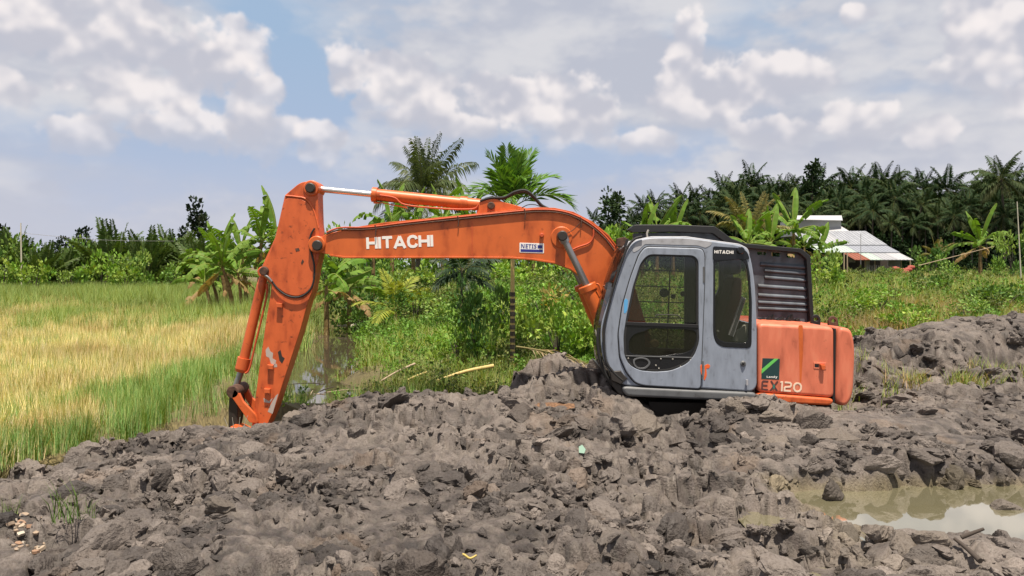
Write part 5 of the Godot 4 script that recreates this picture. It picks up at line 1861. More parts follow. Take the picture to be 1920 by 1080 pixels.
func tree(called: String, px: float, d: float, top_y: float, half_px: float, crown_share: float, cols: Array, leaf: float, leaves: int, label: String, group := "") -> void:
	var g := on_ground(px, d)
	var h := (EYE - (top_y - PCY) / FOC * d) - g.y
	var o := thing(called, g, label, "tree", group)
	part("trunk", trunk_mesh(h * 0.8, 0.16, 0.05, Vector2(0.2, 0.0), M.bark, 6), o)
	var r := half_px / FOC * d
	var c := part("crown", foliage_mesh(Vector3(r, h * crown_share, r * 0.9), 11, leaves, leaf, cols, M.leaf_far, 0.2), o, Transform3D(Basis.IDENTITY, Vector3(0, h * (1.0 - crown_share) - 0.1 * h, 0)))
	struct(c, "stuff")


func build_plants() -> void:
	make_fronds()
	make_banana_leaves()
	build_grove()
	var dk := [Color(0.022, 0.036, 0.022), Color(0.03, 0.045, 0.024), Color(0.018, 0.03, 0.02)]
	var lt := [Color(0.035, 0.06, 0.026), Color(0.045, 0.075, 0.03), Color(0.028, 0.048, 0.022)]
	tree("broadleaf_tree", 118, 112, 447, 22, 0.75, dk, 0.5, 700, "small dark round tree beyond the rice field, left of a wider one", "dark trees beyond the rice field")
	tree("broadleaf_tree", 152, 112, 430, 24, 0.75, dk, 0.5, 800, "wide dark tree with a knobbly top beyond the rice field", "dark trees beyond the rice field")
	tree("broadleaf_tree", 371, 104, 373, 22, 0.62, dk, 0.5, 900, "tallest slender dark tree rising behind the left banana clump", "dark trees beyond the rice field")
	tree("broadleaf_tree", 349, 106, 414, 14, 0.5, dk, 0.45, 420, "thin dark tree just left of the tallest slender tree", "dark trees beyond the rice field")
	tree("broadleaf_tree", -4, 100, 424, 22, 0.8, dk, 0.5, 700, "dark tree cut by the left border of the view", "dark trees beyond the rice field")
	tree("broadleaf_tree", 1160, 104, 372, 44, 0.9, lt, 0.55, 1300, "dark bushy tree at the low left end of the coconut grove", "trees in the coconut grove")
	tree("broadleaf_tree", 1521, 112, 286, 18, 0.3, lt, 0.5, 800, "leafy round tree top standing out among the coconut palms", "trees in the coconut grove")
	# nipa palms at the far side of the field
	var np := []
	for k in 3:
		np.append(palm("nipa_palm", 0.2, 15, 1.0, "nipa", 0.2))
	var spots := [-30, 442, 8, 452, 26, 436, 44, 466, 60, 470, 78, 462, 92, 470, 106, 464, 118, 474, 142, 466, 158, 470, 172, 460, 184, 466, 196, 448, 214, 424, 232, 452, 248, 458, 262, 455, 274, 462, 286, 438, 306, 452, 324, 432, 338, 458, 350, 455, 366, 446, 386, 448, 412, 452, 540, 452, 600, 456, 660, 460]
	for i in range(0, spots.size(), 2):
		var d := rng.randf_range(57.0, 66.0)
		var g := on_ground(spots[i], d)
		var h: float = (EYE - (spots[i + 1] - PCY) / FOC * d) - g.y
		var k := i / 2
		var o: Node3D = np[k] if k < 3 else copy_of(np[k % 3], "nipa_palm", g, rng.randf() * TAU, h / 4.9)
		if k < 3:
			o.position = g
			o.scale = Vector3.ONE * h / 4.9
		tag(o, "dark green nipa palm with upright fronds, %s from the left along the field" % nth(k), "palm", "nipa palms along the far side of the rice field")
	# bananas
	var left := [395.0, 30.0, 1.25, 7, 0.8, 1, -0.2, 425.0, 32.0, 2.04, 9, 0.96, 0, -0.3, 437.0, 28.0, 1.86, 8, 0.84, 2, -0.35, 453.0, 28.6, 1.6, 6, 0.71, 3, -0.1, 486.0, 29.0, 2.58, 9, 0.92, 1, 0.1, 512.0, 30.0, 2.75, 9, 0.92, 1, 0.2, 463.0, 31.0, 2.4, 8, 0.87, 0, -0.2, 500.0, 31.5, 1.96, 8, 0.84, 1, 0.3, 410.0, 31.0, 1.69, 7, 0.75, 1, -0.4, 524.0, 27.5, 1.78, 6, 0.71, 2, 0.2]
	var said := ["lowest banana plant, leftmost of the left clump", "leafy banana plant behind the leaning one in the left clump", "leaning banana plant with a bare brown stem at the clump's left front", "banana plant with pale peeling stem and hanging dead leaves in the left clump", "tall banana plant in the middle of the left clump", "tallest banana plant of the left clump, beside the excavator's arm", "banana plant at the back of the left clump with raised leaves", "banana plant half hidden behind the tall ones of the left clump", "low spreading banana plant at the left end of the left clump", "short banana plant just behind the excavator's arm"]
	for i in range(0, left.size(), 7):
		var o := banana("banana_plant", left[i + 2], left[i + 3], left[i + 4], left[i + 5], Vector2(left[i + 6], 0.1))
		o.position = on_ground(left[i], left[i + 1])
		o.rotation.y = 0.0
		tag(o, said[i / 7], "banana plant", "banana plants left of the arm")
	var other := [[612, 26.0, 1.9, 7, 0.95, 2, "banana plant showing between the arm and the boom, dead leaves below"], [655, 27.0, 1.8, 7, 0.95, 2, "banana plant with yellowing leaves under the boom's thin end"], [700, 33.0, 2.3, 8, 1.0, 0, "banana plant behind the boom's lettering"], [735, 37.0, 3.5, 9, 1.1, 0, "tall banana plant showing above the boom below the coconut palm"], [775, 38.0, 3.3, 8, 1.1, 0, "banana plant above the middle of the boom, left of the feathery palm"], [830, 38.0, 3.4, 8, 1.1, 0, "banana plant above the boom under the feathery palm"], [880, 38.5, 3.3, 8, 1.1, 0, "banana plant behind the cylinder ear on the boom"],
		[1000, 33.0, 1.8, 7, 0.9, 1, "banana plant under the boom right of the striped trunk"], [1062, 34.0, 1.6, 6, 0.9, 2, "banana plant with a dead skirt under the boom's bend"],
		[1205, 39.0, 2.2, 8, 1.0, 0, "banana plant behind the left corner of the cab roof"], [1232, 40.0, 2.8, 8, 1.05, 0, "banana plant with upright leaves over the cab roof"], [1262, 40.5, 2.3, 8, 1.0, 0, "banana plant over the middle of the cab roof"],
		[1402, 35.0, 2.0, 9, 1.0, 1, "broad banana plant over the tipped hood's left part"], [1445, 36.0, 2.1, 8, 1.0, 1, "banana plant over the middle of the tipped hood"], [1488, 36.5, 2.6, 8, 1.0, 1, "banana plant over the hood's right part, in front of the white gable"], [1508, 37.0, 1.9, 7, 0.85, 2, "banana plant left of the metal roof, over the hood's corner"], [1535, 37.0, 1.7, 6, 0.8, 2, "banana plant drooping over the left end of the metal roof"],
		[1838, 47.0, 2.2, 10, 1.1, 3, "lone bushy banana plant in the weeds right of the house"]]
	for e in other:
		var o := banana("banana_plant", e[2], e[3], e[4], e[5])
		o.position = on_ground(e[0], e[1])
		o.rotation.y = rng.randf() * TAU
		tag(o, e[6], "banana plant", "scattered banana plants")
	# single palms
	var cp := palm("coconut_palm", 5.7, 24, 1.02, "coconut", 0.15, Vector2(0.3, 0.2))
	cp.position = on_ground(783, 45.0)
	tag(cp, "tall feathery coconut palm rising behind the arm cylinder", "palm tree")
	var ar := palm("areca_palm", 2.8, 16, 0.68, "areca", 0.047, Vector2(0.0, 0.0), 80.0, 10.0, M.bamboo)
	ar.position = on_ground(961, 14.0)
	tag(ar, "bright green young palm with a ringed trunk behind the boom", "palm tree")
	for k in 11:
		var b := MB.new()
		b.lathe(Vector3(0, 0.1 + k * 0.115, 0), Vector3(0, 0.175 + k * 0.115, 0), [[0.0, 0.0505], [1.0, 0.0495]], 10)
		part("trunk_ring", b.mesh(M.bark), ar)
	var yc := palm("coconut_palm", 2.6, 14, 1.02, "yellowish", 0.16, Vector2(0.1, 0.0))
	yc.position = on_ground(1404, 45.0)
	tag(yc, "young coconut palm with yellowish arching fronds behind the cab roof", "palm tree")
	var lp := palm("lime_palm", 0.5, 9, 0.85, "lime", 0.05, Vector2.ZERO, 80.0, 0.0, M.bamboo)
	lp.position = on_ground(742, 23.0)
	tag(lp, "small lime yellow palm by the ditch under the boom lettering", "palm")
	var dp := palm("dark_palm", 1.35, 14, 0.9, "dark_small", 0.045)
	dp.position = on_ground(866, 20.0)
	tag(dp, "small dark palm with hanging fronds under the middle of the boom", "palm")
	var yp := palm("young_palm", 1.6, 9, 0.75, "yellowish", 0.06)
	yp.position = on_ground(1755, 70.0)
	tag(yp, "low palm in the shade at the grove's foot right of the house", "palm")
	# shrubs
	var bright := [Color(0.189, 0.324, 0.046), Color(0.135, 0.257, 0.039), Color(0.257, 0.365, 0.065)]
	var mid := [Color(0.150, 0.264, 0.049), Color(0.211, 0.316, 0.065), Color(0.105, 0.202, 0.045)]
	var deep := [Color(0.070, 0.150, 0.033), Color(0.096, 0.176, 0.041), Color(0.157, 0.264, 0.049)]
	var reddish := [Color(0.230, 0.324, 0.052), Color(0.297, 0.243, 0.065), Color(0.176, 0.297, 0.046)]
	var protos := {}
	for e in [["bright", bright, 760, 0.13], ["mid", mid, 900, 0.11], ["deep", deep, 950, 0.12], ["reddish", reddish, 760, 0.12]]:
		protos[e[0]] = [foliage_mesh(Vector3(1, 1, 1), 10, e[2], e[3], e[1], M.leaf, 0.4), foliage_mesh(Vector3(1, 1, 1), 8, e[2], e[3], e[1], M.leaf, 0.4), stems_mesh(Vector3(1, 1, 1), 6, 0.025, M.dark_wood)]
	var shrubs := [[903, 14.4, 1.25, 0.62, "deep", "dark green shrub left of the ringed trunk"], [858, 14.8, 0.62, 0.55, "bright", "low bright shrub at the foot of the dark shrub"], [1046, 14.2, 0.95, 0.7, "bright", "bright leafy shrub above the mud, right of the ringed trunk"], [1102, 14.8, 0.85, 0.65, "bright", "bright leafy shrub beside the cab's windscreen"], [1000, 15.6, 0.85, 0.5, "bright", "small bright shrub just right of the ringed trunk"],
		[1070, 16.5, 0.95, 0.75, "reddish", "shrub with reddish young leaves under the boom cylinder"], [945, 18.0, 0.75, 0.8, "bright", "mid green shrub behind the ringed trunk"], [1015, 19.0, 0.8, 0.9, "bright", "wide mid green shrub under the boom sticker"], [1095, 20.0, 1.0, 0.9, "mid", "dark shrub under the boom's bend"], [880, 20.5, 0.6, 0.8, "mid", "low shrub behind the dark shrub's left side"], [822, 19.0, 0.7, 0.7, "mid", "low shrub on the ditch bank under the small dark palm"], [778, 22.5, 0.9, 0.8, "mid", "rounded shrub right of the lime palm"],
		[662, 27.5, 1.5, 1.1, "deep", "dark shrub at the head of the ditch"], [706, 26.5, 1.1, 0.9, "deep", "dark shrub between the ditch and the lime palm"], [622, 32.0, 1.9, 1.3, "mid", "shrub behind the arm at the field's end"], [930, 28.0, 1.0, 1.3, "bright", "shrub under the boom, far up the bank, left of the ringed trunk"], [1000, 29.0, 1.1, 1.2, "bright", "light low shrub far up the bank under the boom sticker"], [1085, 28.0, 1.3, 1.3, "mid", "shrub far up the bank, under the boom pin"], [850, 31.0, 1.1, 1.3, "bright", "light low shrub far up the bank behind the small dark palm"], [770, 32.0, 1.3, 1.4, "mid", "shrub far behind the lime palm"], [725, 35.0, 1.6, 1.4, "mid", "dark shrub under the boom behind its lettering"],
		[1556, 31.0, 1.5, 0.9, "mid", "tall bush between the hood's edge and the metal roof"], [1545, 27.0, 1.1, 0.9, "bright", "light bush behind the engine cover's lifting eyes"], [1748, 26.0, 0.95, 0.7, "deep", "dark weed bush in the middle of the right bank"], [1775, 33.0, 1.0, 0.8, "mid", "weed bush below the lone banana plant"], [1880, 21.0, 0.75, 0.8, "deep", "dark low bush above the mud heap at the right"], [1815, 19.0, 0.55, 0.7, "mid", "low bush just above the mud heap's crest"], [1640, 20.0, 0.6, 0.8, "bright", "bright low bush right of the counterweight"], [1690, 17.5, 0.5, 0.7, "bright", "bright low bush at the mud heap's left end"], [1900, 44.0, 2.6, 1.2, "mid", "feathery bush beside the leaning pole at the right"], [1742, 52.0, 1.9, 1.3, "deep", "dark bush at the right end of the metal roof"], [1668, 47.0, 0.7, 0.8, "mid", "low bush in front of the house's open side"],
		[66, 53.0, 2.1, 1.5, "bright", "light green bush beside the white pole"], [192, 54.0, 2.4, 1.6, "bright", "light green bush under the wide dark tree"], [232, 53.0, 1.9, 1.4, "bright", "light green bush right of the one under the wide tree"], [262, 55.0, 2.6, 1.5, "mid", "mid green bush in the middle of the nipa row"], [330, 54.0, 1.7, 1.4, "mid", "low bush before the nipa palms, left of the bananas"], [398, 50.0, 2.0, 1.3, "bright", "light bush behind the leaning banana plant"], [40, 60.0, 3.4, 2.0, "mid", "tall bush behind the white pole"], [100, 61.0, 3.2, 2.2, "deep", "dark bush filling the belt under the small round tree"], [165, 62.0, 3.3, 2.2, "mid", "bush filling the belt under the wide dark tree"], [215, 62.0, 3.2, 2.0, "deep", "dark bush filling the belt right of the wide dark tree"], [300, 62.0, 3.2, 2.2, "mid", "bush filling the belt in the middle of the left row"], [350, 61.0, 3.0, 2.0, "deep", "dark bush under the tallest slender tree"], [430, 60.0, 3.0, 2.2, "mid", "bush filling the belt behind the left banana clump"], [-20, 60.0, 3.2, 2.2, "mid", "bush at the belt's left end, cut by the border"], [5, 54.0, 2.2, 1.5, "bright", "light bush at the left border"], [130, 54.0, 1.5, 1.3, "mid", "low bush right of the white pole"]]
	for i in 17:
		shrubs.append([545.0 + i * 39.0 + rng.randf_range(-8.0, 8.0), rng.randf_range(50.0, 60.0), rng.randf_range(2.6, 3.8), rng.randf_range(1.8, 2.5), ["mid", "deep", "mid", "bright"][i % 4], "tall hedge bush far behind the boom, %s from the left" % nth(i)])
	var k := 0
	for e in shrubs:
		var o := thing("shrub", on_ground(e[0], e[1]), e[5], "shrub", "shrubs on the banks")
		o.rotation.y = rng.randf() * TAU
		o.scale = Vector3(e[3], e[2], e[3])
		struct(part("foliage", protos[e[4]][k % 2], o), "stuff")
		part("stem", protos[e[4]][2], o)
		k += 1


# ---------------------------------------------------------------- the house and small things
func slab(b: MB, p: Vector3, q: Vector3, r: Vector3, s: Vector3, th: float) -> void:
	var n := (q - p).cross(s - p).normalized()
	if n.y < 0.0:
		n = -n
	var u := -n * th
	b.fquad(p, q, r, s, n)
	b.fquad(p + u, q + u, r + u, s + u, -n)
	var c := (p + q + r + s) * 0.25
	for e in [[p, q], [q, r], [r, s], [s, p]]:
		b.fquad(e[0], e[1], e[1] + u, e[0] + u, (e[0] + e[1]) * 0.5 - c)


func roof_sheet(pts: Array, m: Material, called: String, parent: Node3D) -> void:
	var b := MB.new()
	b.off = parent.position
	slab(b, at(pts[0], pts[1], pts[2]), at(pts[3], pts[4], pts[5]), at(pts[6], pts[7], pts[8]), at(pts[9], pts[10], pts[11]), 0.04)
	part(called, b.mesh(m), parent)


func board(parent: Node3D, called: String, x0: float, y0: float, x1: float, y1: float, d: float, th: float, m: Material) -> MeshInstance3D:
	var b := MB.new()
	b.off = parent.position
	b.prism(px2([x0, y0, x1, y0, x1, y1, x0, y1], d), -d - th, -d, 0.004)
	return part(called, b.mesh(m), parent)


func build_house() -> void:
	var h := thing("shed_house", on_ground(1620, 54.0), "low house with a patchwork corrugated metal roof at the foot of the grove", "house")
	# raised rear block
	board(h, "gable_wall", 1488, 413, 1577, 442, 60.0, 3.0, M.zinc_white)
	roof_sheet([1484, 411, 59.4, 1580, 413, 59.4, 1578, 404, 63.0, 1486, 404, 63.0], M.zinc_white, "gable_roof", h)
	roof_sheet([1530, 440, 59.0, 1592, 433, 59.0, 1577, 424, 60.2, 1536, 424, 60.2], M.zinc_white, "link_roof", h)
	# main roof sloping this way: three courses of sheets, the lowest only over the right part
	var cols := [20.6, 21.9, 23.2, 24.6, 26.1]
	var rows := [[4.53, 59.0], [3.42, 55.6], [2.87, 53.8], [2.35, 52.0]]
	var sheet := func(x0: float, x1: float, r0: int, m: Material, lap: float) -> void:
		var b := MB.new()
		b.off = h.position
		slab(b, Vector3(x0, rows[r0][0] - lap, -rows[r0][1] - lap), Vector3(x1, rows[r0][0] - lap, -rows[r0][1] - lap), Vector3(x1, rows[r0 + 1][0], -rows[r0 + 1][1]), Vector3(x0, rows[r0 + 1][0], -rows[r0 + 1][1]), 0.04)
		# corrugations as shallow ribs along the slope
		var n := int((x1 - x0) / 0.22)
		for i in n:
			var x := x0 + (i + 0.5) * (x1 - x0) / n
			b.tube(PackedVector3Array([Vector3(x, rows[r0][0] - lap, -rows[r0][1] - lap), Vector3(x, rows[r0 + 1][0], -rows[r0 + 1][1])]), 0.03, 0.03, 4, false)
		part("roof_sheet", b.mesh(m), h)
	for i in 4:
		sheet.call(cols[i], cols[i + 1] - 0.02, 0, M.zinc if i != 1 else M.zinc_old, 0.0)
		sheet.call(cols[i] + 0.01, cols[i + 1] - 0.01, 1, M.sheet_green if i < 2 else M.sheet_grey, 0.05)
	for e in [[22.3, 23.3, "rust_sheet"], [23.32, 24.1, "sheet_green"], [24.12, 25.1, "zinc_old"], [25.12, 26.1, "zinc_white"]]:
		sheet.call(e[0], e[1], 2, M[e[2]], 0.05)
	board(h, "wall", 1562, 474, 1690, 530, 56.5, 0.1, M.dark_wood)
	for p in [[1582, 474, 1584, 512], [1588, 474, 1590, 512], [1622, 486, 1624.5, 516], [1689, 484, 1691, 516], [1640, 486, 1641.5, 512], [1706, 485, 1708, 512]]:
		board(h, "post", p[0], p[1], p[2], p[3], 53.0, 0.08, M.dry_wood)
	board(h, "wall_board", 1592, 477, 1604, 492, 53.8, 0.03, M.wall_board)
	board(h, "wall_board", 1623, 487, 1631, 514, 53.6, 0.03, M.bar_grey)
	board(h, "wall_board", 1664, 488, 1688, 499, 53.4, 0.03, M.wall_board)
	for k in 9:
		board(h, "fence_slat", 1626 + k * 4.2, 496 + (k % 3), 1627.6 + k * 4.2, 514, 52.6, 0.03, M.wall_board)
	board(h, "ridge_pole", 1613.8, 438, 1614.6, 500, 51.5, 0.03, M.wall_board)
	var heap := MB.new()
	var hp := at(1692, 503, 51.0)
	for k in 8:
		var c := Vector3(rng.randf_range(-0.6, 0.6), rng.randf_range(-0.3, 0.12), rng.randf_range(-0.2, 0.3))
		heap.lathe(c + Vector3(-0.25, 0, 0), c + Vector3(0.25, rng.randf_range(-0.1, 0.1), 0.05), [[0, 0], [0.1, 0.12], [0.5, 0.17], [0.9, 0.1], [1, 0]], 7)
	var cl := part("cloth_heap", heap.mesh(M.red_cloth), self, Transform3D(Basis.IDENTITY, hp))
	tag(cl, "rust red cloth and wood heap at the house's right corner", "heap")


func stick(called: String, a: Vector3, b2: Vector3, r: float, m: Material, label: String, category: String, group := "", bow := 0.03) -> void:
	var b := MB.new()
	b.off = a
	var mid := a.lerp(b2, 0.5) + Vector3(0, 1, 0.3) * bow * a.distance_to(b2)
	b.tube(smooth_path(PackedVector3Array([a, mid, b2]), 4), r, r * 0.6, 7)
	var o := part(called, b.mesh(m), self, Transform3D(Basis.IDENTITY, a))
	tag(o, label, category, group)


func on_mud(px: float, d: float, up := 0.0) -> Vector3:
	var p := mud_pos((px - PCX) / FOC * d, d)
	return Vector3(p.x, p.y + up, -p.z)


func lump(called: String, p: Vector3, size: Vector3, sd: int, tone: float, m: Material, label: String, category: String, group := "", turn := Vector3.ZERO) -> void:
	var src := clod_mesh(sd, 0.75)
	var o := part(called, src, self, Transform3D(Basis.from_euler(turn).scaled_local(size), p))
	if m != M.mud:
		o.set_surface_override_material(0, m)
	else:
		var mm: StandardMaterial3D = M.mud.duplicate()
		mm.albedo_color = lin(0.17 * tone, 0.145 * tone, 0.122 * tone)
		mm.vertex_color_use_as_albedo = false
		o.set_surface_override_material(0, mm)
	tag(o, label, category, group)


func build_debris() -> void:
	stick("white_pole", on_ground(41, 53.0), at(39, 418, 53.0), 0.06, M.bamboo_pale, "slim white pole standing at the field's far left", "pole", "", 0.0)
	stick("leaning_pole", on_ground(1916, 31.0), at(1907, 378, 31.0), 0.028, M.bamboo_pale, "slim leaning bamboo pole at the right border", "pole", "", 0.0)
	stick("fallen_pole", at(1722, 498, 42.0), at(1864, 462, 42.0), 0.022, M.dry_wood, "thin slanting pole between the house and the lone banana plant", "pole", "", 0.0)
	stick("overhead_wire", at(41, 437, 53.0), at(330, 452, 58.0), 0.012, M.rod_dull, "thin wire running from the white pole to the right", "wire", "", -0.02)
	# cut bamboo and drift on the bank beyond the crest
	stick("bamboo_cane", at(925, 686, 12.6), at(818, 714, 12.2), 0.035, M.bamboo, "yellow bamboo cane lying below the dark shrub", "bamboo cane")
	stick("bamboo_cane", at(800, 698, 13.0), at(765, 712, 12.8), 0.02, M.bamboo, "short thin bamboo cane left of the long yellow one", "bamboo cane")
	stick("grey_branch", at(778, 682, 13.4), at(715, 714, 13.0), 0.022, M.dry_wood, "dull straight branch lying on the grass left of the bamboo canes", "branch")
	for k in 7:
		var p := at(rng.randf_range(552, 640), rng.randf_range(716, 742), 12.6)
		stick("drift_stick", p, p + Vector3(rng.randf_range(-0.5, 0.6), rng.randf_range(-0.02, 0.08), rng.randf_range(-0.3, 0.3)), rng.randf_range(0.007, 0.014), M.dark_wood if k % 2 == 0 else M.dry_wood, "dry stick in the tangle between the arm and the ditch", "stick", "drift sticks at the ditch mouth")
	for k in 3:
		var p := at(634 + k * 8, 611 + k, 27.0)
		stick("drift_branch", p, p + Vector3(0.9, 0.05, 0.2 * k), 0.03, M.bamboo_pale, ["pale branch lying across the far end of the ditch", "second pale branch at the ditch's far end, right of the first", "rightmost pale branch at the ditch's far end"][k], "branch")
	# the dead frond lying by the ringed trunk
	var df := frond_mesh(1.6, 0.15, 0.5, 26, 0.5, 0.03, 0.5, Color(0.32, 0.24, 0.13), M.leaf, 0.1, 0.35)
	var fr := part("dead_frond", df, self, Transform3D(Basis(Vector3.UP, -0.3) * Basis(Vector3(0, 0, 1), -0.25), at(968, 650, 12.9)))
	tag(fr, "brown dead palm frond lying on the mud right of the ringed trunk", "palm frond")
	# on the mud
	for e in [[216, 930, 6.3, 216, 905, "pale thin stake upright in the mud at the left"], [853, 918, 6.6, 857, 876, "thin dry stalk standing in the middle of the mud"], [1040, 868, 7.4, 1056, 842, "short olive twig leaning in the mud under the boom"], [952, 880, 7.2, 958, 862, "curled pale root end in the mud left of the twig"]]:
		var a := on_mud(e[0], e[2], -0.02)
		stick("dry_stalk", a, a + Vector3((e[3] - e[0]) / FOC * e[2], 0.13 if e[0] != 1040 else 0.07, 0.02), 0.006, M.bamboo_pale, e[5], "stalk")
	for k in 4:
		var a := on_mud(434 + k * 6, 9.3, -0.02)
		stick("dry_stalk", a, a + Vector3(-0.06 + 0.05 * k, 0.22, 0.05), 0.005, M.bamboo_pale, ["leftmost bent dry stalk in front of the bucket link", "second dry stalk in front of the bucket link", "third dry stalk in front of the bucket link", "dry stalk at the bucket's edge"][k], "stalk", "dry stalks by the bucket")
	var log_a := on_mud(1800, 5.0, 0.05)
	stick("dark_stump", log_a, log_a + Vector3(0.13, 0.06, 0.02), 0.015, M.dark_wood, "dark broken branch sticking out over the puddle at the right", "branch", "", 0.0)
	stick("dark_root", on_mud(1835, 4.75, 0.03), on_mud(1790, 5.0, 0.05), 0.018, M.dark_wood, "dark root lying on the mud lump below the puddle", "root", "", 0.02)
	lump("mud_lump", at(1878, 950, 6.3) + Vector3(0, -0.02, 0), Vector3(0.14, 0.09, 0.1), 301, 0.85, M.mud, "mud lump standing in the puddle near the right border", "mud lump")
	lump("mud_lump", Vector3(2.62, 0.03, -6.55), Vector3(0.13, 0.15, 0.1), 302, 0.5, M.mud, "dark wet block of mud at the puddle's left shore", "mud lump", "", Vector3(0.2, 0.6, 0.1))
	lump("mud_lump", on_mud(416, 5.7, 0.03), Vector3(0.11, 0.12, 0.09), 303, 0.75, M.mud, "smooth dark slab of mud standing on edge at the left", "mud lump", "", Vector3(0.4, 0.2, -0.3))
	for e in [[1685, 5.05, 0.13, 0.11, 304, "broad crumbly mud lump on the puddle's near shore"], [1740, 5.0, 0.13, 0.09, 305, "mud lump right of the broad crumbly one on the near shore"], [1645, 5.25, 0.13, 0.1, 306, "low mud lump left of the broad crumbly one on the near shore"], [1385, 8.75, 0.14, 0.2, 307, "upright slab of mud leaning below the cab's rear corner"], [1450, 8.5, 0.16, 0.09, 308, "broad mud lump below the orange engine cover"], [1195, 8.8, 0.28, 0.17, 309, "rounded mud lump under the cab's front"], [545, 9.2, 0.2, 0.2, 310, "knobbly mud lump on the crest right of the arm"], [1560, 7.9, 0.24, 0.14, 311, "squarish mud block above the puddle"], [1470, 7.7, 0.22, 0.13, 312, "mud block left of the squarish one above the puddle"]]:
		lump("mud_lump", on_mud(e[0], e[1], 0.02), Vector3(e[2], e[3], e[2] * 0.85), e[4], rng.randf_range(0.85, 1.15), M.mud, e[5], "mud lump", "", Vector3(rng.randf_range(-0.3, 0.3), rng.randf() * 3.0, rng.randf_range(-0.3, 0.3)))
	# pale rubble and a tuft of grass at the lower left
	var shard: Array = []
	for k in 3:
		var sb := MB.new()
		var cnt := 5 + k
		var ring := PackedVector2Array()
		for i in cnt:
			var a := TAU * i / cnt + rng.randf_range(-0.3, 0.3)
			ring.append(Vector2(cos(a), sin(a)) * rng.randf_range(0.6, 1.1))
		sb.prism(ring, -0.35, 0.35, 0.06)
		shard.append(sb)
	for k in 60:
		var p := on_mud(minf(92.0, rng.randf_range(-20, 60) + rng.randf() * 40.0), 5.38 + rng.randfn(0.0, 0.13), 0.01)
		var ms: ArrayMesh = shard[k % 3].mesh(M["rubble_%d" % (k % 4)])
		var s := 0.008 + 0.03 * pow(rng.randf(), 1.6)
		var o := part("rubble_piece", ms, self, Transform3D(Basis.from_euler(Vector3(rng.randf_range(1.0, 2.1), rng.randf() * 6.0, rng.randf_range(-0.5, 0.5))).scaled_local(Vector3.ONE * s), p))
		tag(o, ["cream", "terracotta", "whitish", "buff"][k % 4] + " broken flake in the rubble patch at the lower left border", "rubble", "pale rubble flakes")
	var tuft := grass_mesh(34, 0.26, 0.007, 0.10, 0.8, [Color(0.12, 0.19, 0.05), Color(0.17, 0.24, 0.07), Color(0.08, 0.14, 0.035)])
	for e in [[122, 5.45, 1.0, "green grass tuft beside the pale rubble"], [155, 5.6, 0.7, "smaller grass tuft right of the rubble's big tuft"], [20, 5.6, 0.55, "small grass tuft behind the pale rubble"], [1905, 7.2, 0.5, "grass tuft on the puddle's far shore at the right border"]]:
		var o := part("grass_tuft", tuft, self, Transform3D(Basis(Vector3.UP, e[0]).scaled_local(Vector3.ONE * e[2]), on_mud(e[0], e[1], -0.02)))
		tag(o, e[3], "grass tuft")
	# a rusty plank, a scrap of green plastic, a yellow peel
	var b := MB.new()
	b.prism(PackedVector2Array([Vector2(-0.34, -0.10), Vector2(0.30, -0.12), Vector2(0.33, 0.05), Vector2(0.05, 0.10), Vector2(-0.30, 0.08)]), -0.012, 0.012, 0.004)
	var pl := part("plank", b.mesh(M.plank), self, Transform3D(Basis(Vector3.UP, 0.15) * Basis(Vector3.RIGHT, -1.25), on_mud(1028, 9.7, 0.035)))
	tag(pl, "weathered orange brown plank lying on the crest under the boom", "plank")
	b = MB.new()
	b.prism(PackedVector2Array([Vector2(-0.03, -0.05), Vector2(0.02, -0.06), Vector2(0.04, 0.0), Vector2(0.01, 0.07), Vector2(-0.025, 0.04)]), -0.003, 0.003, 0.001)
	var gs := part("plastic_scrap", b.mesh(M.pale_green), self, Transform3D(Basis(Vector3.RIGHT, -1.1), on_mud(1088, 7.7, 0.04)))
	tag(gs, "pale green plastic scrap on the mud under the boom's end", "plastic scrap")
	b = MB.new()
	b.tube(smooth_path(PackedVector3Array([Vector3(-0.06, 0, 0), Vector3(-0.03, 0.02, 0.01), Vector3(0.01, 0.0, 0.02), Vector3(0.05, 0.012, 0.0)]), 4), 0.009, 0.006, 6)
	var yl := part("yellow_peel", b.mesh(M.yellow_leaf), self, Transform3D(Basis.IDENTITY, on_mud(876, 4.95, 0.012)))
	tag(yl, "curled yellow leaf on the mud at the lower middle", "leaf")


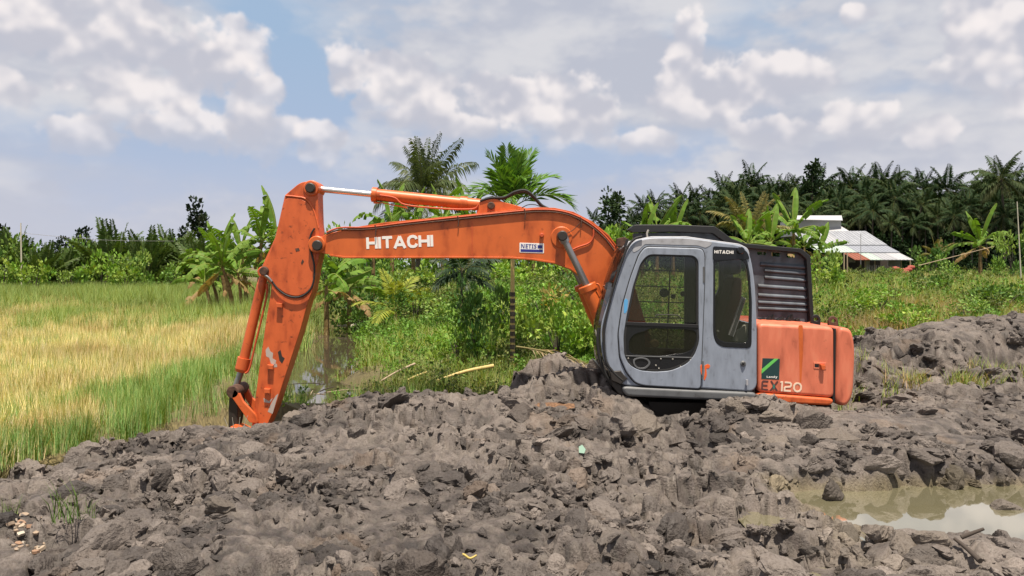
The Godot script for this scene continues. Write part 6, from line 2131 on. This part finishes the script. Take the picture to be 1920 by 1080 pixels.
# ---------------------------------------------------------------- everything
func _ready() -> void:
	rng.seed = 4711
	var cam := Camera3D.new()
	cam.name = "camera"
	cam.position = Vector3(0, EYE, 0)
	cam.projection = Camera3D.PROJECTION_FRUSTUM
	cam.near = 0.1
	cam.far = 4000.0
	cam.size = 0.1 * 1080.0 / FOC
	cam.frustum_offset = Vector2(0, -0.1 * 40.0 / FOC)
	add_child(cam)
	cam.current = true
	var sky_mat := PanoramaSkyMaterial.new()
	sky_mat.panorama = ImageTexture.create_from_image(make_sky())
	sky_mat.energy_multiplier = 0.73
	var sky := Sky.new()
	sky.sky_material = sky_mat
	var env := Environment.new()
	env.background_mode = Environment.BG_SKY
	env.sky = sky
	env.tonemap_mode = Environment.TONE_MAPPER_LINEAR
	env.tonemap_exposure = 1.54
	env.sdfgi_enabled = true
	env.ssao_enabled = true
	env.ssil_enabled = true
	var we := WorldEnvironment.new()
	we.name = "world_environment"
	we.environment = env
	add_child(we)
	var sun := DirectionalLight3D.new()
	sun.name = "sun"
	sun.light_color = Color(1.0, 0.955, 0.89)
	sun.light_energy = 1.6
	sun.light_angular_distance = 0.5
	sun.shadow_enabled = true
	sun.rotation = Vector3(deg_to_rad(-74.0), deg_to_rad(10.0), 0)
	add_child(sun)
	make_materials()
	for k in 4:
		mat("rubble_%d" % k, [lin(0.34, 0.27, 0.20), lin(0.27, 0.165, 0.105), lin(0.42, 0.37, 0.30), lin(0.28, 0.21, 0.15)][k], 0.85)
	triplanar(mat("plank", lin(0.26, 0.145, 0.075), 0.8), noise_tex(0.03, [[0.0, Color(0.5, 0.45, 0.4)], [1.0, Color.WHITE]], 4, FastNoiseLite.TYPE_SIMPLEX_SMOOTH, 256, 71), 3.0)
	mat("pale_green", lin(0.17, 0.27, 0.21), 0.7)
	mat("yellow_leaf", lin(0.42, 0.32, 0.08), 0.6)
	for e in [[n_big, 3, 0.045, 3], [n_mid, 4, 0.75, 4], [n_fine, 5, 9.0, 4], [n_warp, 6, 1.0, 3]]:
		e[0].seed = e[1]
		e[0].frequency = e[2]
		e[0].fractal_octaves = e[3]
	var t0 := Time.get_ticks_msec()
	fill_heaps()
	fill_cells()
	build_ground()
	build_mud()
	print("ground ", Time.get_ticks_msec() - t0)
	build_excavator()
	print("excavator ", Time.get_ticks_msec() - t0)
	build_plants()
	build_house()
	print("plants ", Time.get_ticks_msec() - t0)
	build_fields()
	print("fields ", Time.get_ticks_msec() - t0)
	build_clods()
	build_debris()
	print("all ", Time.get_ticks_msec() - t0)
